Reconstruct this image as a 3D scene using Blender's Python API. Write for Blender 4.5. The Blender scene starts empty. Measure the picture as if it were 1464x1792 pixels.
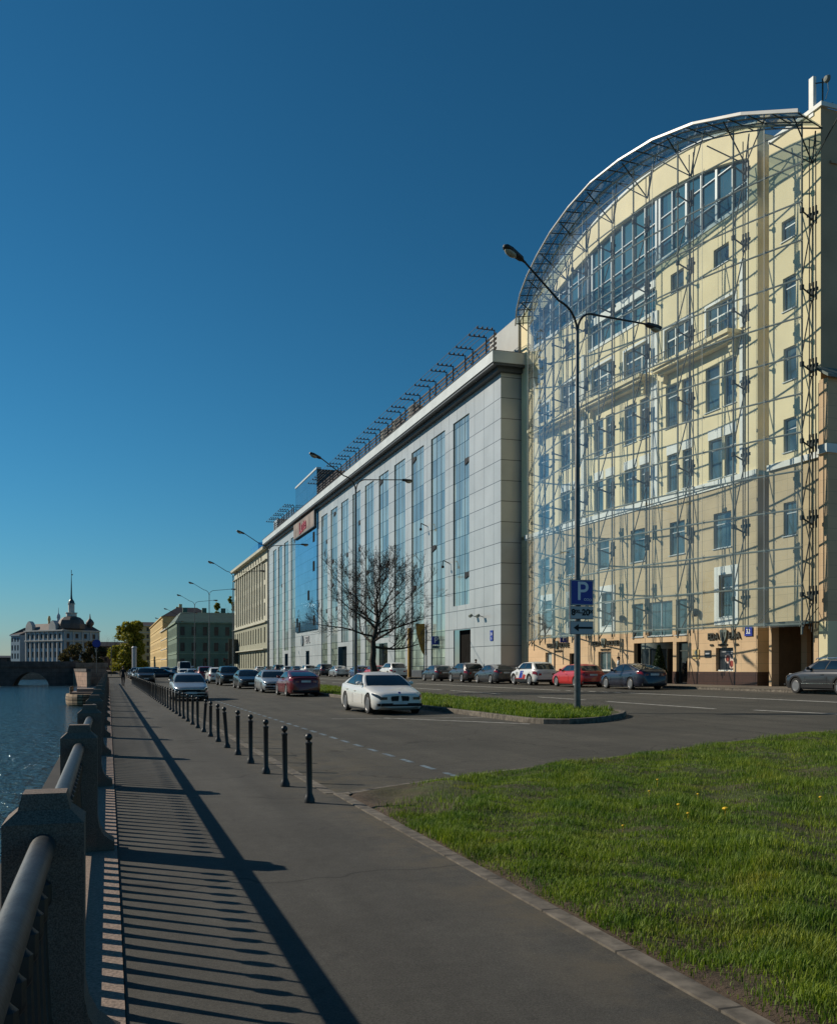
import bpy, bmesh, math, random
import numpy as np
from mathutils import Vector, Matrix
R = math.radians
random.seed(7); np.random.seed(7)
SC = bpy.context.scene
COL = SC.collection

# ------------------------------------------------------------------ camera, sky, sun, exposure
YAW = math.atan(542 / 1700.0)
cam_d = bpy.data.cameras.new("camera")
cam = bpy.data.objects.new("camera", cam_d); COL.objects.link(cam)
cam_d.sensor_fit = 'HORIZONTAL'; cam_d.sensor_width = 36.0; cam_d.lens = 36.0 * 1700 / 1464
cam_d.shift_y = 272 / 1464.0
cam_d.clip_start = 0.1; cam_d.clip_end = 6000
cam.location = (0, 0, 1.65); cam.rotation_euler = (R(90), 0, -YAW)
SC.camera = cam

SUN_AZ = R(-50.0); SUN_EL = R(29.2)
world = bpy.data.worlds.new("World"); SC.world = world; world.use_nodes = True
nt = world.node_tree; nt.nodes.clear()
sky = nt.nodes.new('ShaderNodeTexSky'); sky.sky_type = 'NISHITA'; sky.sun_disc = False
sky.sun_elevation = SUN_EL; sky.sun_rotation = SUN_AZ
sky.altitude = 0; sky.air_density = 1.12; sky.dust_density = 0.0; sky.ozone_density = 10.0
hsv = nt.nodes.new('ShaderNodeHueSaturation'); hsv.inputs['Saturation'].default_value = 1.04; hsv.inputs['Hue'].default_value = 0.473; hsv.inputs['Value'].default_value = 0.91
bg = nt.nodes.new('ShaderNodeBackground'); bg.inputs['Strength'].default_value = 0.050
wo = nt.nodes.new('ShaderNodeOutputWorld')
nt.links.new(sky.outputs[0], hsv.inputs['Color']); gam = nt.nodes.new('ShaderNodeGamma'); gam.inputs['Gamma'].default_value = 1.28; nt.links.new(hsv.outputs[0], gam.inputs['Color']); nt.links.new(gam.outputs[0], bg.inputs['Color']); nt.links.new(bg.outputs[0], wo.inputs[0])

sun_d = bpy.data.lights.new("sun", 'SUN'); sun_d.energy = 5.0; sun_d.angle = R(0.5); sun_d.color = (1.0, 0.90, 0.74)
sun = bpy.data.objects.new("sun", sun_d); COL.objects.link(sun)
sdir = Vector((math.sin(SUN_AZ) * math.cos(SUN_EL), math.cos(SUN_AZ) * math.cos(SUN_EL), math.sin(SUN_EL)))
sun.rotation_euler = (-sdir).to_track_quat('-Z', 'Y').to_euler(); sun.location = sdir * 200

SC.view_settings.view_transform = 'Standard'; SC.view_settings.look = 'None'
SC.view_settings.exposure = -0.18; SC.view_settings.gamma = 1.0; SC.view_settings.use_curve_mapping = False
SC.render.engine = 'CYCLES'
SC.cycles.use_denoising = True
SC.cycles.max_bounces = 7; SC.cycles.transparent_max_bounces = 24; SC.cycles.caustics_reflective = False; SC.cycles.caustics_refractive = False

# ------------------------------------------------------------------ materials
def nodes_of(name):
    m = bpy.data.materials.new(name); m.use_nodes = True
    n = m.node_tree; b = n.nodes['Principled BSDF']
    return m, n, b
def coords(n, space='Object', scale=(1, 1, 1)):
    tc = n.nodes.new('ShaderNodeTexCoord'); mp = n.nodes.new('ShaderNodeMapping')
    mp.inputs['Scale'].default_value = scale
    if space == 'World':
        g = n.nodes.new('ShaderNodeNewGeometry'); n.links.new(g.outputs['Position'], mp.inputs['Vector'])
    else:
        n.links.new(tc.outputs['Object'], mp.inputs['Vector'])
    return mp.outputs[0]
def noise(n, vec, scale, detail=4, rough=.55):
    t = n.nodes.new('ShaderNodeTexNoise'); t.inputs['Scale'].default_value = scale
    t.inputs['Detail'].default_value = detail; t.inputs['Roughness'].default_value = rough
    n.links.new(vec, t.inputs['Vector']); return t.outputs['Fac']
def ramp(n, fac, a, b, lo=.35, hi=.65):
    r = n.nodes.new('ShaderNodeValToRGB'); r.color_ramp.elements[0].position = lo; r.color_ramp.elements[1].position = hi
    r.color_ramp.elements[0].color = (*a, 1); r.color_ramp.elements[1].color = (*b, 1)
    n.links.new(fac, r.inputs[0]); return r.outputs[0]
def mixc(n, fac, a, b, mode='MIX'):
    m = n.nodes.new('ShaderNodeMix'); m.data_type = 'RGBA'; m.blend_type = mode
    for s, v in ((0, fac), (6, a), (7, b)):
        if hasattr(v, 'is_linked') or hasattr(v, 'links'): n.links.new(v, m.inputs[s])
        else: m.inputs[s].default_value = v if s == 0 else (*v, 1)
    return m.outputs[2]
def bump(n, b, h, strength=.3, dist=.02):
    k = n.nodes.new('ShaderNodeBump'); k.inputs['Strength'].default_value = strength; k.inputs['Distance'].default_value = dist
    n.links.new(h, k.inputs['Height']); n.links.new(k.outputs[0], b.inputs['Normal'])
def sc(c, f): return tuple(min(1, x * f) for x in c)
def plain(name, c, rough=.5, metal=0., var=.12, vs=3.0, bs=0., bsc=40., spec=.5, space='Object', coat=0.):
    m, n, b = nodes_of(name)
    b.inputs['Roughness'].default_value = rough; b.inputs['Metallic'].default_value = metal
    b.inputs['Specular IOR Level'].default_value = spec
    if coat: b.inputs['Coat Weight'].default_value = coat; b.inputs['Coat Roughness'].default_value = .04
    v = coords(n, space)
    n.links.new(ramp(n, noise(n, v, vs), sc(c, 1 - var), sc(c, 1 + var)), b.inputs['Base Color'])
    if bs: bump(n, b, noise(n, v, bsc, 6), bs, .01)
    return m
def bricky(name, c1, c2, mortar, bw, rh, ms=.012, off=.5, rough=.6, metal=0., var=.1, vs=.6, bs=.0, bias=0., axes='XZ', spec=.5):
    m, n, b = nodes_of(name)
    b.inputs['Roughness'].default_value = rough; b.inputs['Metallic'].default_value = metal; b.inputs['Specular IOR Level'].default_value = spec
    v = coords(n); sp = n.nodes.new('ShaderNodeSeparateXYZ'); n.links.new(v, sp.inputs[0])
    cb = n.nodes.new('ShaderNodeCombineXYZ')
    n.links.new(sp.outputs[axes[0]], cb.inputs[0]); n.links.new(sp.outputs[axes[1]], cb.inputs[1])
    t = n.nodes.new('ShaderNodeTexBrick'); t.offset = off; t.inputs['Scale'].default_value = 1
    t.inputs['Brick Width'].default_value = bw; t.inputs['Row Height'].default_value = rh; t.inputs['Mortar Size'].default_value = ms
    t.inputs['Mortar Smooth'].default_value = .1; t.inputs['Bias'].default_value = bias
    t.inputs['Color1'].default_value = (*c1, 1); t.inputs['Color2'].default_value = (*c2, 1); t.inputs['Mortar'].default_value = (*mortar, 1)
    n.links.new(cb.outputs[0], t.inputs['Vector'])
    nz = ramp(n, noise(n, v, vs, 5), (1 - var,) * 3, (1 + var * .3,) * 3)
    n.links.new(mixc(n, 1.0, t.outputs['Color'], nz, 'MULTIPLY'), b.inputs['Base Color'])
    if bs:
        inv = n.nodes.new('ShaderNodeMath'); inv.operation = 'SUBTRACT'; inv.inputs[0].default_value = 1; n.links.new(t.outputs['Fac'], inv.inputs[1])
        bump(n, b, inv.outputs[0], bs, .02)
    return m
def glass_dark(name, c, rough=.04, metal=.0, wob=.15, ws=.5, spec=.8):
    m, n, b = nodes_of(name); b.inputs['Roughness'].default_value = rough; b.inputs['Metallic'].default_value = metal
    b.inputs['Specular IOR Level'].default_value = spec; b.inputs['IOR'].default_value = 1.6
    v = coords(n, 'World')
    n.links.new(ramp(n, noise(n, v, .7, 3), sc(c, .6), sc(c, 1.4)), b.inputs['Base Color'])
    bump(n, b, noise(n, v, ws, 2), wob, .05)
    return m
def clear_glass(name, tint=(.93, .97, .97), refl=.15):
    m = bpy.data.materials.new(name); m.use_nodes = True; n = m.node_tree; n.nodes.clear()
    o = n.nodes.new('ShaderNodeOutputMaterial'); mx = n.nodes.new('ShaderNodeMixShader')
    tr = n.nodes.new('ShaderNodeBsdfTransparent'); tr.inputs[0].default_value = (*tint, 1)
    gl = n.nodes.new('ShaderNodeBsdfGlossy'); gl.inputs['Roughness'].default_value = .03; gl.inputs[0].default_value = (.9, .97, 1, 1)
    fr = n.nodes.new('ShaderNodeLayerWeight'); fr.inputs[0].default_value = .5
    pw = n.nodes.new('ShaderNodeMath'); pw.operation = 'POWER'; pw.inputs[1].default_value = 4.0; n.links.new(fr.outputs['Facing'], pw.inputs[0])
    ma = n.nodes.new('ShaderNodeMath'); ma.operation = 'MULTIPLY_ADD'; ma.inputs[1].default_value = .8; ma.inputs[2].default_value = refl - .1
    n.links.new(pw.outputs[0], ma.inputs[0]); n.links.new(ma.outputs[0], mx.inputs[0])
    di = n.nodes.new('ShaderNodeBsdfDiffuse'); di.inputs[0].default_value = (.75, .80, .80, 1); m2 = n.nodes.new('ShaderNodeMixShader')
    v = coords(n, 'World'); n.links.new(ramp(n, noise(n, v, .5, 4), (.02,) * 3, (.075,) * 3), m2.inputs[0])
    n.links.new(tr.outputs[0], m2.inputs[1]); n.links.new(di.outputs[0], m2.inputs[2])
    n.links.new(m2.outputs[0], mx.inputs[1]); n.links.new(gl.outputs[0], mx.inputs[2]); n.links.new(mx.outputs[0], o.inputs[0])
    return m

def mat_asphalt(name, c, stain, ss=.35, grain=.5):
    m, n, b = nodes_of(name); b.inputs['Roughness'].default_value = .85; b.inputs['Specular IOR Level'].default_value = .3
    v = coords(n, 'World')
    big = ramp(n, noise(n, v, ss, 7, .72), sc(c, .88), stain, .36, .70)
    streak = ramp(n, noise(n, coords(n, 'World', (1.4, .12, 1)), 1.0, 4), (.78,) * 3, (1.16,) * 3, .3, .7)
    g = ramp(n, noise(n, v, 160, 3, .7), (1 - grain,) * 3, (1 + grain * .9,) * 3, .35, .68)
    g = mixc(n, 1.0, g, ramp(n, noise(n, v, 60, 3, .7), (.76,) * 3, (1.26,) * 3, .36, .66), 'MULTIPLY'); g = mixc(n, 1.0, g, ramp(n, noise(n, v, 9, 5, .7), (.90,) * 3, (1.10,) * 3, .35, .65), 'MULTIPLY')
    vo = n.nodes.new('ShaderNodeTexVoronoi'); vo.inputs['Scale'].default_value = 55; n.links.new(v, vo.inputs['Vector'])
    sp = ramp(n, vo.outputs['Distance'], (1.6, 1.55, 1.45), (1, 1, 1), .06, .14)
    x = mixc(n, 1.0, mixc(n, 1.0, mixc(n, 1.0, big, streak, 'MULTIPLY'), g, 'MULTIPLY'), sp, 'MULTIPLY')
    dustc = (c[0] * 1.55, c[1] * 1.35, c[2] * 1.05); sx = n.nodes.new('ShaderNodeSeparateXYZ'); n.links.new(v, sx.inputs[0])
    mr = n.nodes.new('ShaderNodeMapRange'); mr.inputs[1].default_value = 5.2 if 'road' in name else 2.1; mr.inputs[2].default_value = 2.9 if 'road' in name else 2.9; n.links.new(sx.outputs[0], mr.inputs[0])
    md = n.nodes.new('ShaderNodeMath'); md.operation = 'MULTIPLY'; n.links.new(mr.outputs[0], md.inputs[0]); n.links.new(ramp(n, noise(n, v, 1.6, 6, .7), (.0,) * 3, (1.,) * 3, .42, .62), md.inputs[1])
    x = mixc(n, md.outputs[0], x, dustc)
    # cracks
    vc = n.nodes.new('ShaderNodeTexVoronoi'); vc.feature = 'DISTANCE_TO_EDGE'; vc.inputs['Scale'].default_value = .22
    nv = n.nodes.new('ShaderNodeVectorMath'); nv.operation = 'ADD'
    nn = n.nodes.new('ShaderNodeTexNoise'); nn.inputs['Scale'].default_value = 1.1; n.links.new(v, nn.inputs['Vector'])
    n.links.new(v, nv.inputs[0]); n.links.new(nn.outputs['Color'], nv.inputs[1]); n.links.new(nv.outputs[0], vc.inputs['Vector'])
    smear = ramp(n, noise(n, coords(n, 'World', (.35, 1.6, 1)), 1.3, 6, .7), (1, 1, 1), (1.38, 1.36, 1.3), .60, .74); x = mixc(n, 1.0, x, smear, 'MULTIPLY')
    spot = ramp(n, noise(n, v, 2.7, 3, .6), (.72, .72, .74), (1, 1, 1), .27, .36); x = mixc(n, 1.0, x, spot, 'MULTIPLY')
    cr = ramp(n, vc.outputs['Distance'], (.5, .5, .5), (1, 1, 1), .0, .006)
    n.links.new(mixc(n, 1.0, x, cr, 'MULTIPLY'), b.inputs['Base Color'])
    bump(n, b, noise(n, v, 140, 4, .7), .35, .006)
    return m
M = {}
M['walk'] = mat_asphalt('promenade_asphalt', (.078, .073, .063), (.100, .094, .082), .4)
M['road'] = mat_asphalt('road_asphalt', (.070, .066, .055), (.102, .093, .075), .25)
M['granite'] = plain('grey_granite', (.150, .112, .088), .85, var=.5, vs=160, bs=.5, bsc=60)
M['granite_pink'] = plain('pinkish_granite', (.27, .20, .16), .8, var=.35, vs=55, bs=.5, bsc=50)
M['kerb'] = bricky('kerb_stone', (.185, .158, .125), (.14, .12, .095), (.04, .035, .028), 1.0, 50., .012, 0, .9, var=.55, vs=7, axes='YX')
M['kerb_x'] = bricky('kerb_stone_across', (.185, .158, .125), (.14, .12, .095), (.04, .035, .028), 1.0, 50., .012, 0, .9, var=.55, vs=7, axes='XY')
M['soil'] = plain('bare_soil', (.085, .062, .042), .95, var=.5, vs=5, bs=.9, bsc=22, space='World')
M['turf'] = plain('turf', (.050, .062, .018), .95, var=.5, vs=2.5, bs=.8, bsc=30, space='World')
M['iron'] = plain('black_iron', (.018, .018, .019), .45, .0, .2, 12, .15, 60)
M['rail_paint'] = plain('rail_paint', (.022, .029, .034), .5, 0, .35, 9, .25, 35)
M['pole'] = plain('galvanised_pole', (.13, .13, .125), .45, .7, .2, 4)
M['pole_dark'] = plain('dark_pole', (.035, .037, .04), .45, .3, .2, 4)
M['lamp_glass'] = plain('lamp_glass', (.42, .38, .28), .25, 0, .2, 8)
M['white_line'] = plain('road_paint', (.45, .44, .40), .8, 0, .3, 5, space='World')
M['blue_line'] = plain('blue_road_paint', (.13, .18, .215), .85, 0, .45, 6, space='World')
M['cream'] = plain('cream_stucco', (.88, .755, .47), .85, 0, .07, .35, .1, 30)
M['tan'] = bricky('tan_stone', (.58, .46, .275), (.55, .435, .26), (.38, .31, .19), 1.2, .62, .01, 0, .75, var=.12, vs=.7)
M['peach'] = bricky('peach_stone', (.74, .50, .29), (.70, .47, .27), (.47, .33, .2), 1.3, .62, .01, 0, .7, var=.10, vs=.8)
M['flank'] = plain('shaded_flank_plaster', (.50, .37, .24), .9, 0, .12, .4)  # cream wall's unlit side, its shade put into a browner colour
M['gate'] = plain('shaded_brown_plaster', (.16, .10, .05), .9)  # gateway shade put into the colour, darker than the peach walls outside
M['plinth'] = bricky('brown_granite', (.085, .040, .028), (.07, .034, .025), (.03, .02, .015), .9, .40, .01, 0, .35, var=.3, vs=20)
M['white'] = plain('white_trim', (.78, .80, .76), .6, 0, .06, 2)
M['frame'] = plain('window_frame', (.50, .56, .58), .4, 0, .05, 3)
M['win'] = glass_dark('window_glass', (.055, .095, .105), spec=.8)
M['attic'] = bricky('attic_glazing', (.045, .14, .19), (.11, .28, .30), (.10, .16, .18), 1.9, 60., .02, 0, .05, .25, bias=-.2, spec=.9)
M['blind'] = plain('blind', (.33, .38, .36), .7, 0, .15, 2)
M['steel'] = plain('grey_steel', (.060, .066, .058), .75, 0, .2, 5)
M['steel_light'] = plain('pale_steel', (.19, .215, .19), .7, 0, .12, 5)
M['canopy_edge'] = plain('canopy_edge', (.60, .59, .56), .4, .1, .08, 1)
M['clear'] = clear_glass('clear_glass')
M['canopy_glass'] = clear_glass('canopy_glass', (.50, .58, .60), .16)
M['panel'] = bricky('grey_panel', (.50, .53, .535), (.45, .485, .495), (.09, .10, .11), 2.3, 1.75, .030, 0, .38, .15, var=.12, vs=.25)
M['strip'] = bricky('strip_glazing', (.24, .33, .36), (.50, .60, .57), (.06, .09, .10), 1.45, 1.75, .035, 0, .05, .38, var=.15, vs=.3, spec=.9)
M['strip_low'] = bricky('strip_glazing_pale', (.22, .29, .25), (.50, .60, .50), (.07, .1, .09), 1.45, .875, .035, 0, .08, .3, var=.3, vs=.5)
M['blue_glass'] = bricky('blue_glazing', (.16, .40, .62), (.20, .46, .70), (.06, .12, .18), 1.5, 1.75, .03, 0, .06, .75, var=.1, vs=.2)
M['lantern_glass'] = bricky('dark_blue_glazing', (.05, .17, .30), (.07, .20, .34), (.04, .08, .12), 1.5, 1.75, .03, 0, .1, .35, var=.1, vs=.2)
M['soffit'] = plain('dark_metal', (.07, .08, .09), .5, .3)
M['fascia'] = plain('pale_fascia', (.56, .60, .60), .5, .1, .08, .6)
M['rust_metal'] = plain('brown_metal', (.055, .038, .03), .6, .2, .3, 6)
M['beige'] = plain('beige_stone', (.46, .45, .36), .8, 0, .12, .5)
M['beige_dark'] = bricky('green_grey_stone', (.33, .33, .24), (.29, .29, .21), (.2, .2, .15), 1.2, .6, .012, .5, .8)
M['roof_dark'] = plain('dark_roof', (.045, .042, .042), .6, .2, .25, 1)
M['green_wall'] = plain('green_stucco', (.24, .31, .22), .85, 0, .12, .4)
M['green_dark'] = plain('green_rustic', (.13, .19, .14), .85, 0, .15, .4)
M['ochre'] = plain('ochre_stucco', (.62, .45, .20), .85, 0, .12, .4)
M['pale_blue'] = plain('pale_blue_stucco', (.30, .42, .50), .85, 0, .08, .3)
M['far_white'] = plain('white_stucco', (.50, .51, .49), .85, 0, .1, .3)
M['far_glass'] = glass_dark('far_glass', (.022, .028, .032), .3, spec=.25)
M['roof_brown'] = plain('brown_roof', (.105, .078, .068), .6, 0, .2, .5)
M['roof_green'] = plain('green_roof', (.03, .065, .045), .6, .2, .2, .5)
M['spire'] = plain('spire_metal', (.07, .10, .10), .35, .5)
M['bark'] = plain('dark_bark', (.040, .030, .022), .9, 0, .4, 14, .6, 25)
M['bark_far'] = plain('grey_bark', (.05, .042, .035), .9, 0, .3, 4)
M['black'] = plain('black_plastic', (.012, .012, .013), .55, 0, .1, 5, spec=.2)
M['dark_in'] = plain('dark_interior', (.012, .011, .010), .8, 0, .2, 1, spec=.03)
M['tyre'] = plain('tyre_rubber', (.016, .016, .016), .85, 0, .2, 20)
M['rim'] = plain('alloy_rim', (.20, .20, .205), .4, .6, .05, 5)
M['car_glass'] = glass_dark('car_glass', (.010, .014, .016), .03, 0, .03, 2, .7)
M['headlight'] = plain('headlight_lens', (.025, .027, .03), .12, 0, .4, 14, spec=.7)
M['tail'] = plain('tail_lens', (.30, .012, .012), .15, 0, .2, 20, spec=.8)
M['plate'] = plain('plate_white', (.62, .62, .60), .5)
M['chrome'] = plain('chrome', (.7, .7, .7), .12, 1, .05, 4)
M['sign_blue'] = plain('sign_blue', (.006, .03, .32), .4, 0, .05, 3)
M['sign_white'] = plain('sign_white', (.50, .49, .50), .45, 0, .05, 3)
M['sign_letter'] = plain('sign_letter_white', (.85, .86, .88), .45, 0, .04, 3)
M['bronze'] = plain('bronze_letters', (.075, .07, .055), .4, .4)
M['shield'] = plain('grey_shield', (.20, .22, .19), .4, .4)
M['red'] = plain('red_letters', (.40, .025, .022), .4)
M['board'] = plain('weathered_board', (.20, .16, .14), .7, 0, .5, .45)
M['yellow'] = plain('yellow_banner', (.26, .155, .018), .7, 0, .25, 3)
M['skin'] = plain('skin', (.45, .27, .19), .6)
M['hair'] = plain('dark_hair', (.03, .022, .016), .7)
M['cloth_dark'] = plain('dark_cloth', (.014, .015, .022), .9)
M['cloth_white'] = plain('white_cloth', (.72, .73, .74), .9, 0, .08, 6)
M['cloth_jean'] = plain('denim', (.03, .045, .08), .9)
M['terracotta'] = plain('terracotta', (.36, .17, .09), .8, 0, .2, 5)
M['wood'] = bricky('weathered_timber', (.36, .25, .15), (.26, .18, .11), (.05, .035, .02), 3., .22, .03, .5, .85, var=.4, vs=2)
M['bridge'] = bricky('dark_granite_blocks', (.13, .105, .095), (.10, .085, .08), (.04, .035, .03), 1.6, .7, .02, .5, .85, var=.3, vs=1)
M['bridge_pink'] = bricky('pink_granite_blocks', (.42, .27, .20), (.36, .235, .175), (.12, .09, .07), 1.6, .7, .02, .5, .85, var=.3, vs=1)
M['pave'] = bricky('paving', (.20, .165, .125), (.17, .14, .105), (.08, .07, .055), .8, .8, .012, .5, .85, var=.25, vs=.8, axes='XY')
M['poster'] = plain('poster_dark', (.02, .022, .028), .35)
M['food'] = plain('poster_plate', (.75, .55, .45), .4)
M['food2'] = plain('poster_red', (.33, .05, .03), .4, 0, .5, 30)
def paint(name, c, metal=.0, rough=.32): return plain(name, c, rough, metal, .02, 1, coat=.6)
P = dict(dgrey=paint('dark_grey_paint', (.028, .029, .033), .3), white=paint('white_paint', (.74, .73, .69)), red=paint('red_paint', (.50, .016, .016)), maroon=paint('maroon_paint', (.17, .014, .018), .2),
         silver=paint('silver_paint', (.44, .46, .47), .6), grey=paint('grey_paint', (.045, .046, .052), .3), black=paint('black_paint', (.014, .015, .017), .1),
         navy=paint('navy_paint', (.008, .012, .030), .2), brown=paint('brown_grey_paint', (.055, .047, .048), .3), blue=paint('blue_paint', (.05, .11, .25), .2))
def leaf_mat(name, c, c2, patchy=False):
    m, n, b = nodes_of(name); b.inputs['Roughness'].default_value = .7
    oi = n.nodes.new('ShaderNodeNewGeometry')
    col = ramp(n, oi.outputs['Random Per Island'], c, c2, .0, 1.0)
    if patchy:
        v = coords(n, 'World'); pt = ramp(n, noise(n, v, 1.7, 4, .6), (.45, .62, .6), (1.25, 1.1, .9), .32, .62)
        dry = ramp(n, noise(n, v, .9, 3, .6), (1, 1, 1), (1.5, 1.05, 1.2), .55, .75)
        col = mixc(n, 1.0, mixc(n, 1.0, col, pt, 'MULTIPLY'), dry, 'MULTIPLY')
    n.links.new(col, b.inputs['Base Color'])
    tl = n.nodes.new('ShaderNodeBsdfTranslucent'); mx = n.nodes.new('ShaderNodeMixShader'); mx.inputs[0].default_value = .35
    n.links.new(b.inputs['Base Color'].links[0].from_socket, tl.inputs[0])
    o = n.nodes['Material Output']; n.links.new(b.outputs[0], mx.inputs[1]); n.links.new(tl.outputs[0], mx.inputs[2]); n.links.new(mx.outputs[0], o.inputs[0])
    return m
M['grass'] = leaf_mat('grass_blades', (.055, .125, .008), (.28, .40, .035), True)
M['leaf'] = leaf_mat('spring_leaves', (.17, .17, .012), (.40, .36, .04))
M['leaf_dark'] = leaf_mat('shrub_leaves', (.012, .028, .008), (.03, .06, .015))
M['bud'] = leaf_mat('reddish_buds', (.055, .045, .018), (.10, .085, .025))
M['dandelion'] = plain('dandelion_yellow', (.80, .50, .02), .8)

def water_mat():
    m, n, b = nodes_of('river_water'); b.inputs['Base Color'].default_value = (.030, .062, .080, 1); b.inputs['Roughness'].default_value = .08
    b.inputs['IOR'].default_value = 1.33; b.inputs['Specular IOR Level'].default_value = .6
    v = coords(n, 'World', (1, .7, 1))
    a = noise(n, v, 1.1, 5, .6); c = noise(n, coords(n, 'World', (1, .35, 1)), 3.6, 4, .6)
    ad = n.nodes.new('ShaderNodeMath'); ad.operation = 'MULTIPLY_ADD'; ad.inputs[1].default_value = .45
    n.links.new(c, ad.inputs[0]); n.links.new(a, ad.inputs[2]); bump(n, b, ad.outputs[0], 1.0, .55)
    return m
M['water'] = water_mat()

# ------------------------------------------------------------------ mesh helpers
class MB:
    def __init__(s, T=None): s.v = []; s.f = []; s.mi = []; s.T = T; s.cur = 0
    def add(s, vs, fs):
        o = len(s.v)
        if s.T is not None: vs = [s.T @ Vector(p) for p in vs]
        s.v += [tuple(p) for p in vs]; s.f += [tuple(i + o for i in f) for f in fs]; s.mi += [s.cur] * len(fs)
    def box(s, x0, x1, y0, y1, z0, z1):
        s.add([(x0, y0, z0), (x1, y0, z0), (x1, y1, z0), (x0, y1, z0), (x0, y0, z1), (x1, y0, z1), (x1, y1, z1), (x0, y1, z1)],
              [(0, 3, 2, 1), (4, 5, 6, 7), (0, 1, 5, 4), (1, 2, 6, 5), (2, 3, 7, 6), (3, 0, 4, 7)])
    def quad(s, a, b, c, d): s.add([a, b, c, d], [(0, 1, 2, 3)])
    def prism(s, poly, z0, z1):
        n = len(poly); s.add([(x, y, z0) for x, y in poly] + [(x, y, z1) for x, y in poly],
              [tuple(range(n - 1, -1, -1)), tuple(range(n, 2 * n))] + [(i, (i + 1) % n, n + (i + 1) % n, n + i) for i in range(n)])
    def prism_y(s, poly, y0, y1):       # polygon in x,z
        n = len(poly); s.add([(x, y0, z) for x, z in poly] + [(x, y1, z) for x, z in poly],
              [tuple(range(n)), tuple(range(2 * n - 1, n - 1, -1))] + [((i + 1) % n, i, n + i, n + (i + 1) % n) for i in range(n)])
    def tube(s, p0, p1, r0, r1=None, n=8, cap=True):
        r1 = r0 if r1 is None else r1; p0 = Vector(p0); p1 = Vector(p1); d = (p1 - p0)
        if d.length < 1e-6: return
        d.normalize(); a = d.orthogonal().normalized(); b = d.cross(a)
        vs = []
        for p, r in ((p0, r0), (p1, r1)):
            for i in range(n):
                t = 2 * math.pi * i / n; vs.append(p + a * (r * math.cos(t)) + b * (r * math.sin(t)))
        fs = [(i, (i + 1) % n, n + (i + 1) % n, n + i) for i in range(n)]
        if cap: fs += [tuple(range(n - 1, -1, -1)), tuple(range(n, 2 * n))]
        s.add(vs, fs)
    def path(s, pts, r, n=8, taper=None):
        for i in range(len(pts) - 1):
            ra = r if taper is None else r + (taper - r) * i / (len(pts) - 1); rb = r if taper is None else r + (taper - r) * (i + 1) / (len(pts) - 1)
            s.tube(pts[i], pts[i + 1], ra, rb, n, True)
    def lathe(s, prof, c=(0, 0, 0), n=16, axis='z'):
        vs = []; m = len(prof)
        for r, z in prof:
            for i in range(n):
                t = 2 * math.pi * i / n
                p = (r * math.cos(t), r * math.sin(t), z)
                if axis == 'y': p = (p[0], z, p[1])
                if axis == 'x': p = (z, p[0], p[1])
                vs.append((c[0] + p[0], c[1] + p[1], c[2] + p[2]))
        fs = [(j * n + i, j * n + (i + 1) % n, (j + 1) * n + (i + 1) % n, (j + 1) * n + i) for j in range(m - 1) for i in range(n)]
        fs += [tuple(range(n - 1, -1, -1)), tuple(range((m - 1) * n, m * n))]
        if axis == 'y': fs = [f[::-1] for f in fs]
        s.add(vs, fs)
    def ball(s, c, rx, ry=None, rz=None, n=12):
        ry = ry or rx; rz = rz or rx; k = n // 2
        vs = [(c[0], c[1], c[2] - rz)]
        for j in range(1, k):
            p = -math.pi / 2 + math.pi * j / k
            for i in range(n):
                t = 2 * math.pi * i / n; vs.append((c[0] + rx * math.cos(p) * math.cos(t), c[1] + ry * math.cos(p) * math.sin(t), c[2] + rz * math.sin(p)))
        vs.append((c[0], c[1], c[2] + rz)); fs = []
        for i in range(n): fs.append((0, 1 + (i + 1) % n, 1 + i))
        for j in range(k - 2):
            for i in range(n): fs.append((1 + j * n + i, 1 + j * n + (i + 1) % n, 1 + (j + 1) * n + (i + 1) % n, 1 + (j + 1) * n + i))
        L = len(vs) - 1; o = 1 + (k - 2) * n
        for i in range(n): fs.append((o + i, o + (i + 1) % n, L))
        s.add(vs, fs)
    def mesh(s, name, smooth=0):
        me = bpy.data.meshes.new(name); me.from_pydata(s.v, [], s.f)
        if any(s.mi): me.polygons.foreach_set('material_index', s.mi)
        if smooth:
            me.polygons.foreach_set('use_smooth', [True] * len(s.f)); me.set_sharp_from_angle(angle=R(smooth))
        me.update(); return me
    def build(s, name, mats, parent=None, smooth=0, label=None):
        return link(name, s.mesh(name, smooth), mats, parent, label)
def link(name, me, mats, parent=None, label=None):
    if not isinstance(mats, (list, tuple)): mats = [mats]
    if not me.materials:
        for m in mats: me.materials.append(m)
    o = bpy.data.objects.new(name, me); COL.objects.link(o)
    if parent is not None: o.parent = parent
    if label: o['label'] = label
    return o
def tag(o, label, cat, group=None):
    o['label'] = label; o['category'] = cat
    if group: o['group'] = group
    return o
def empty(name, loc, rz=0, label=None, cat=None, group=None, rot=None):
    o = bpy.data.objects.new(name, None); COL.objects.link(o); o.location = loc
    o.rotation_euler = rot or (0, 0, rz); o.empty_display_size = .3
    if label: tag(o, label, cat, group)
    return o
def structure(o, kind='structure'): o['kind'] = kind; return o
def copy_tree(o, parent=None):
    c = o.copy(); COL.objects.link(c)
    if parent is not None: c.parent = parent
    for ch in list(o.children): copy_tree(ch, c)
    return c
def text_mesh(body, size, extrude=.01, align='CENTER', bold=0.):
    cu = bpy.data.curves.new('lettering', 'FONT'); cu.body = body; cu.size = size; cu.extrude = extrude; cu.align_x = align; cu.align_y = 'CENTER'; cu.offset = bold
    o = bpy.data.objects.new('lettering', cu); COL.objects.link(o)
    dg = bpy.context.evaluated_depsgraph_get(); me = bpy.data.meshes.new_from_object(o.evaluated_get(dg))
    bpy.data.objects.remove(o); bpy.data.curves.remove(cu)
    me.materials.clear(); return me
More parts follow.
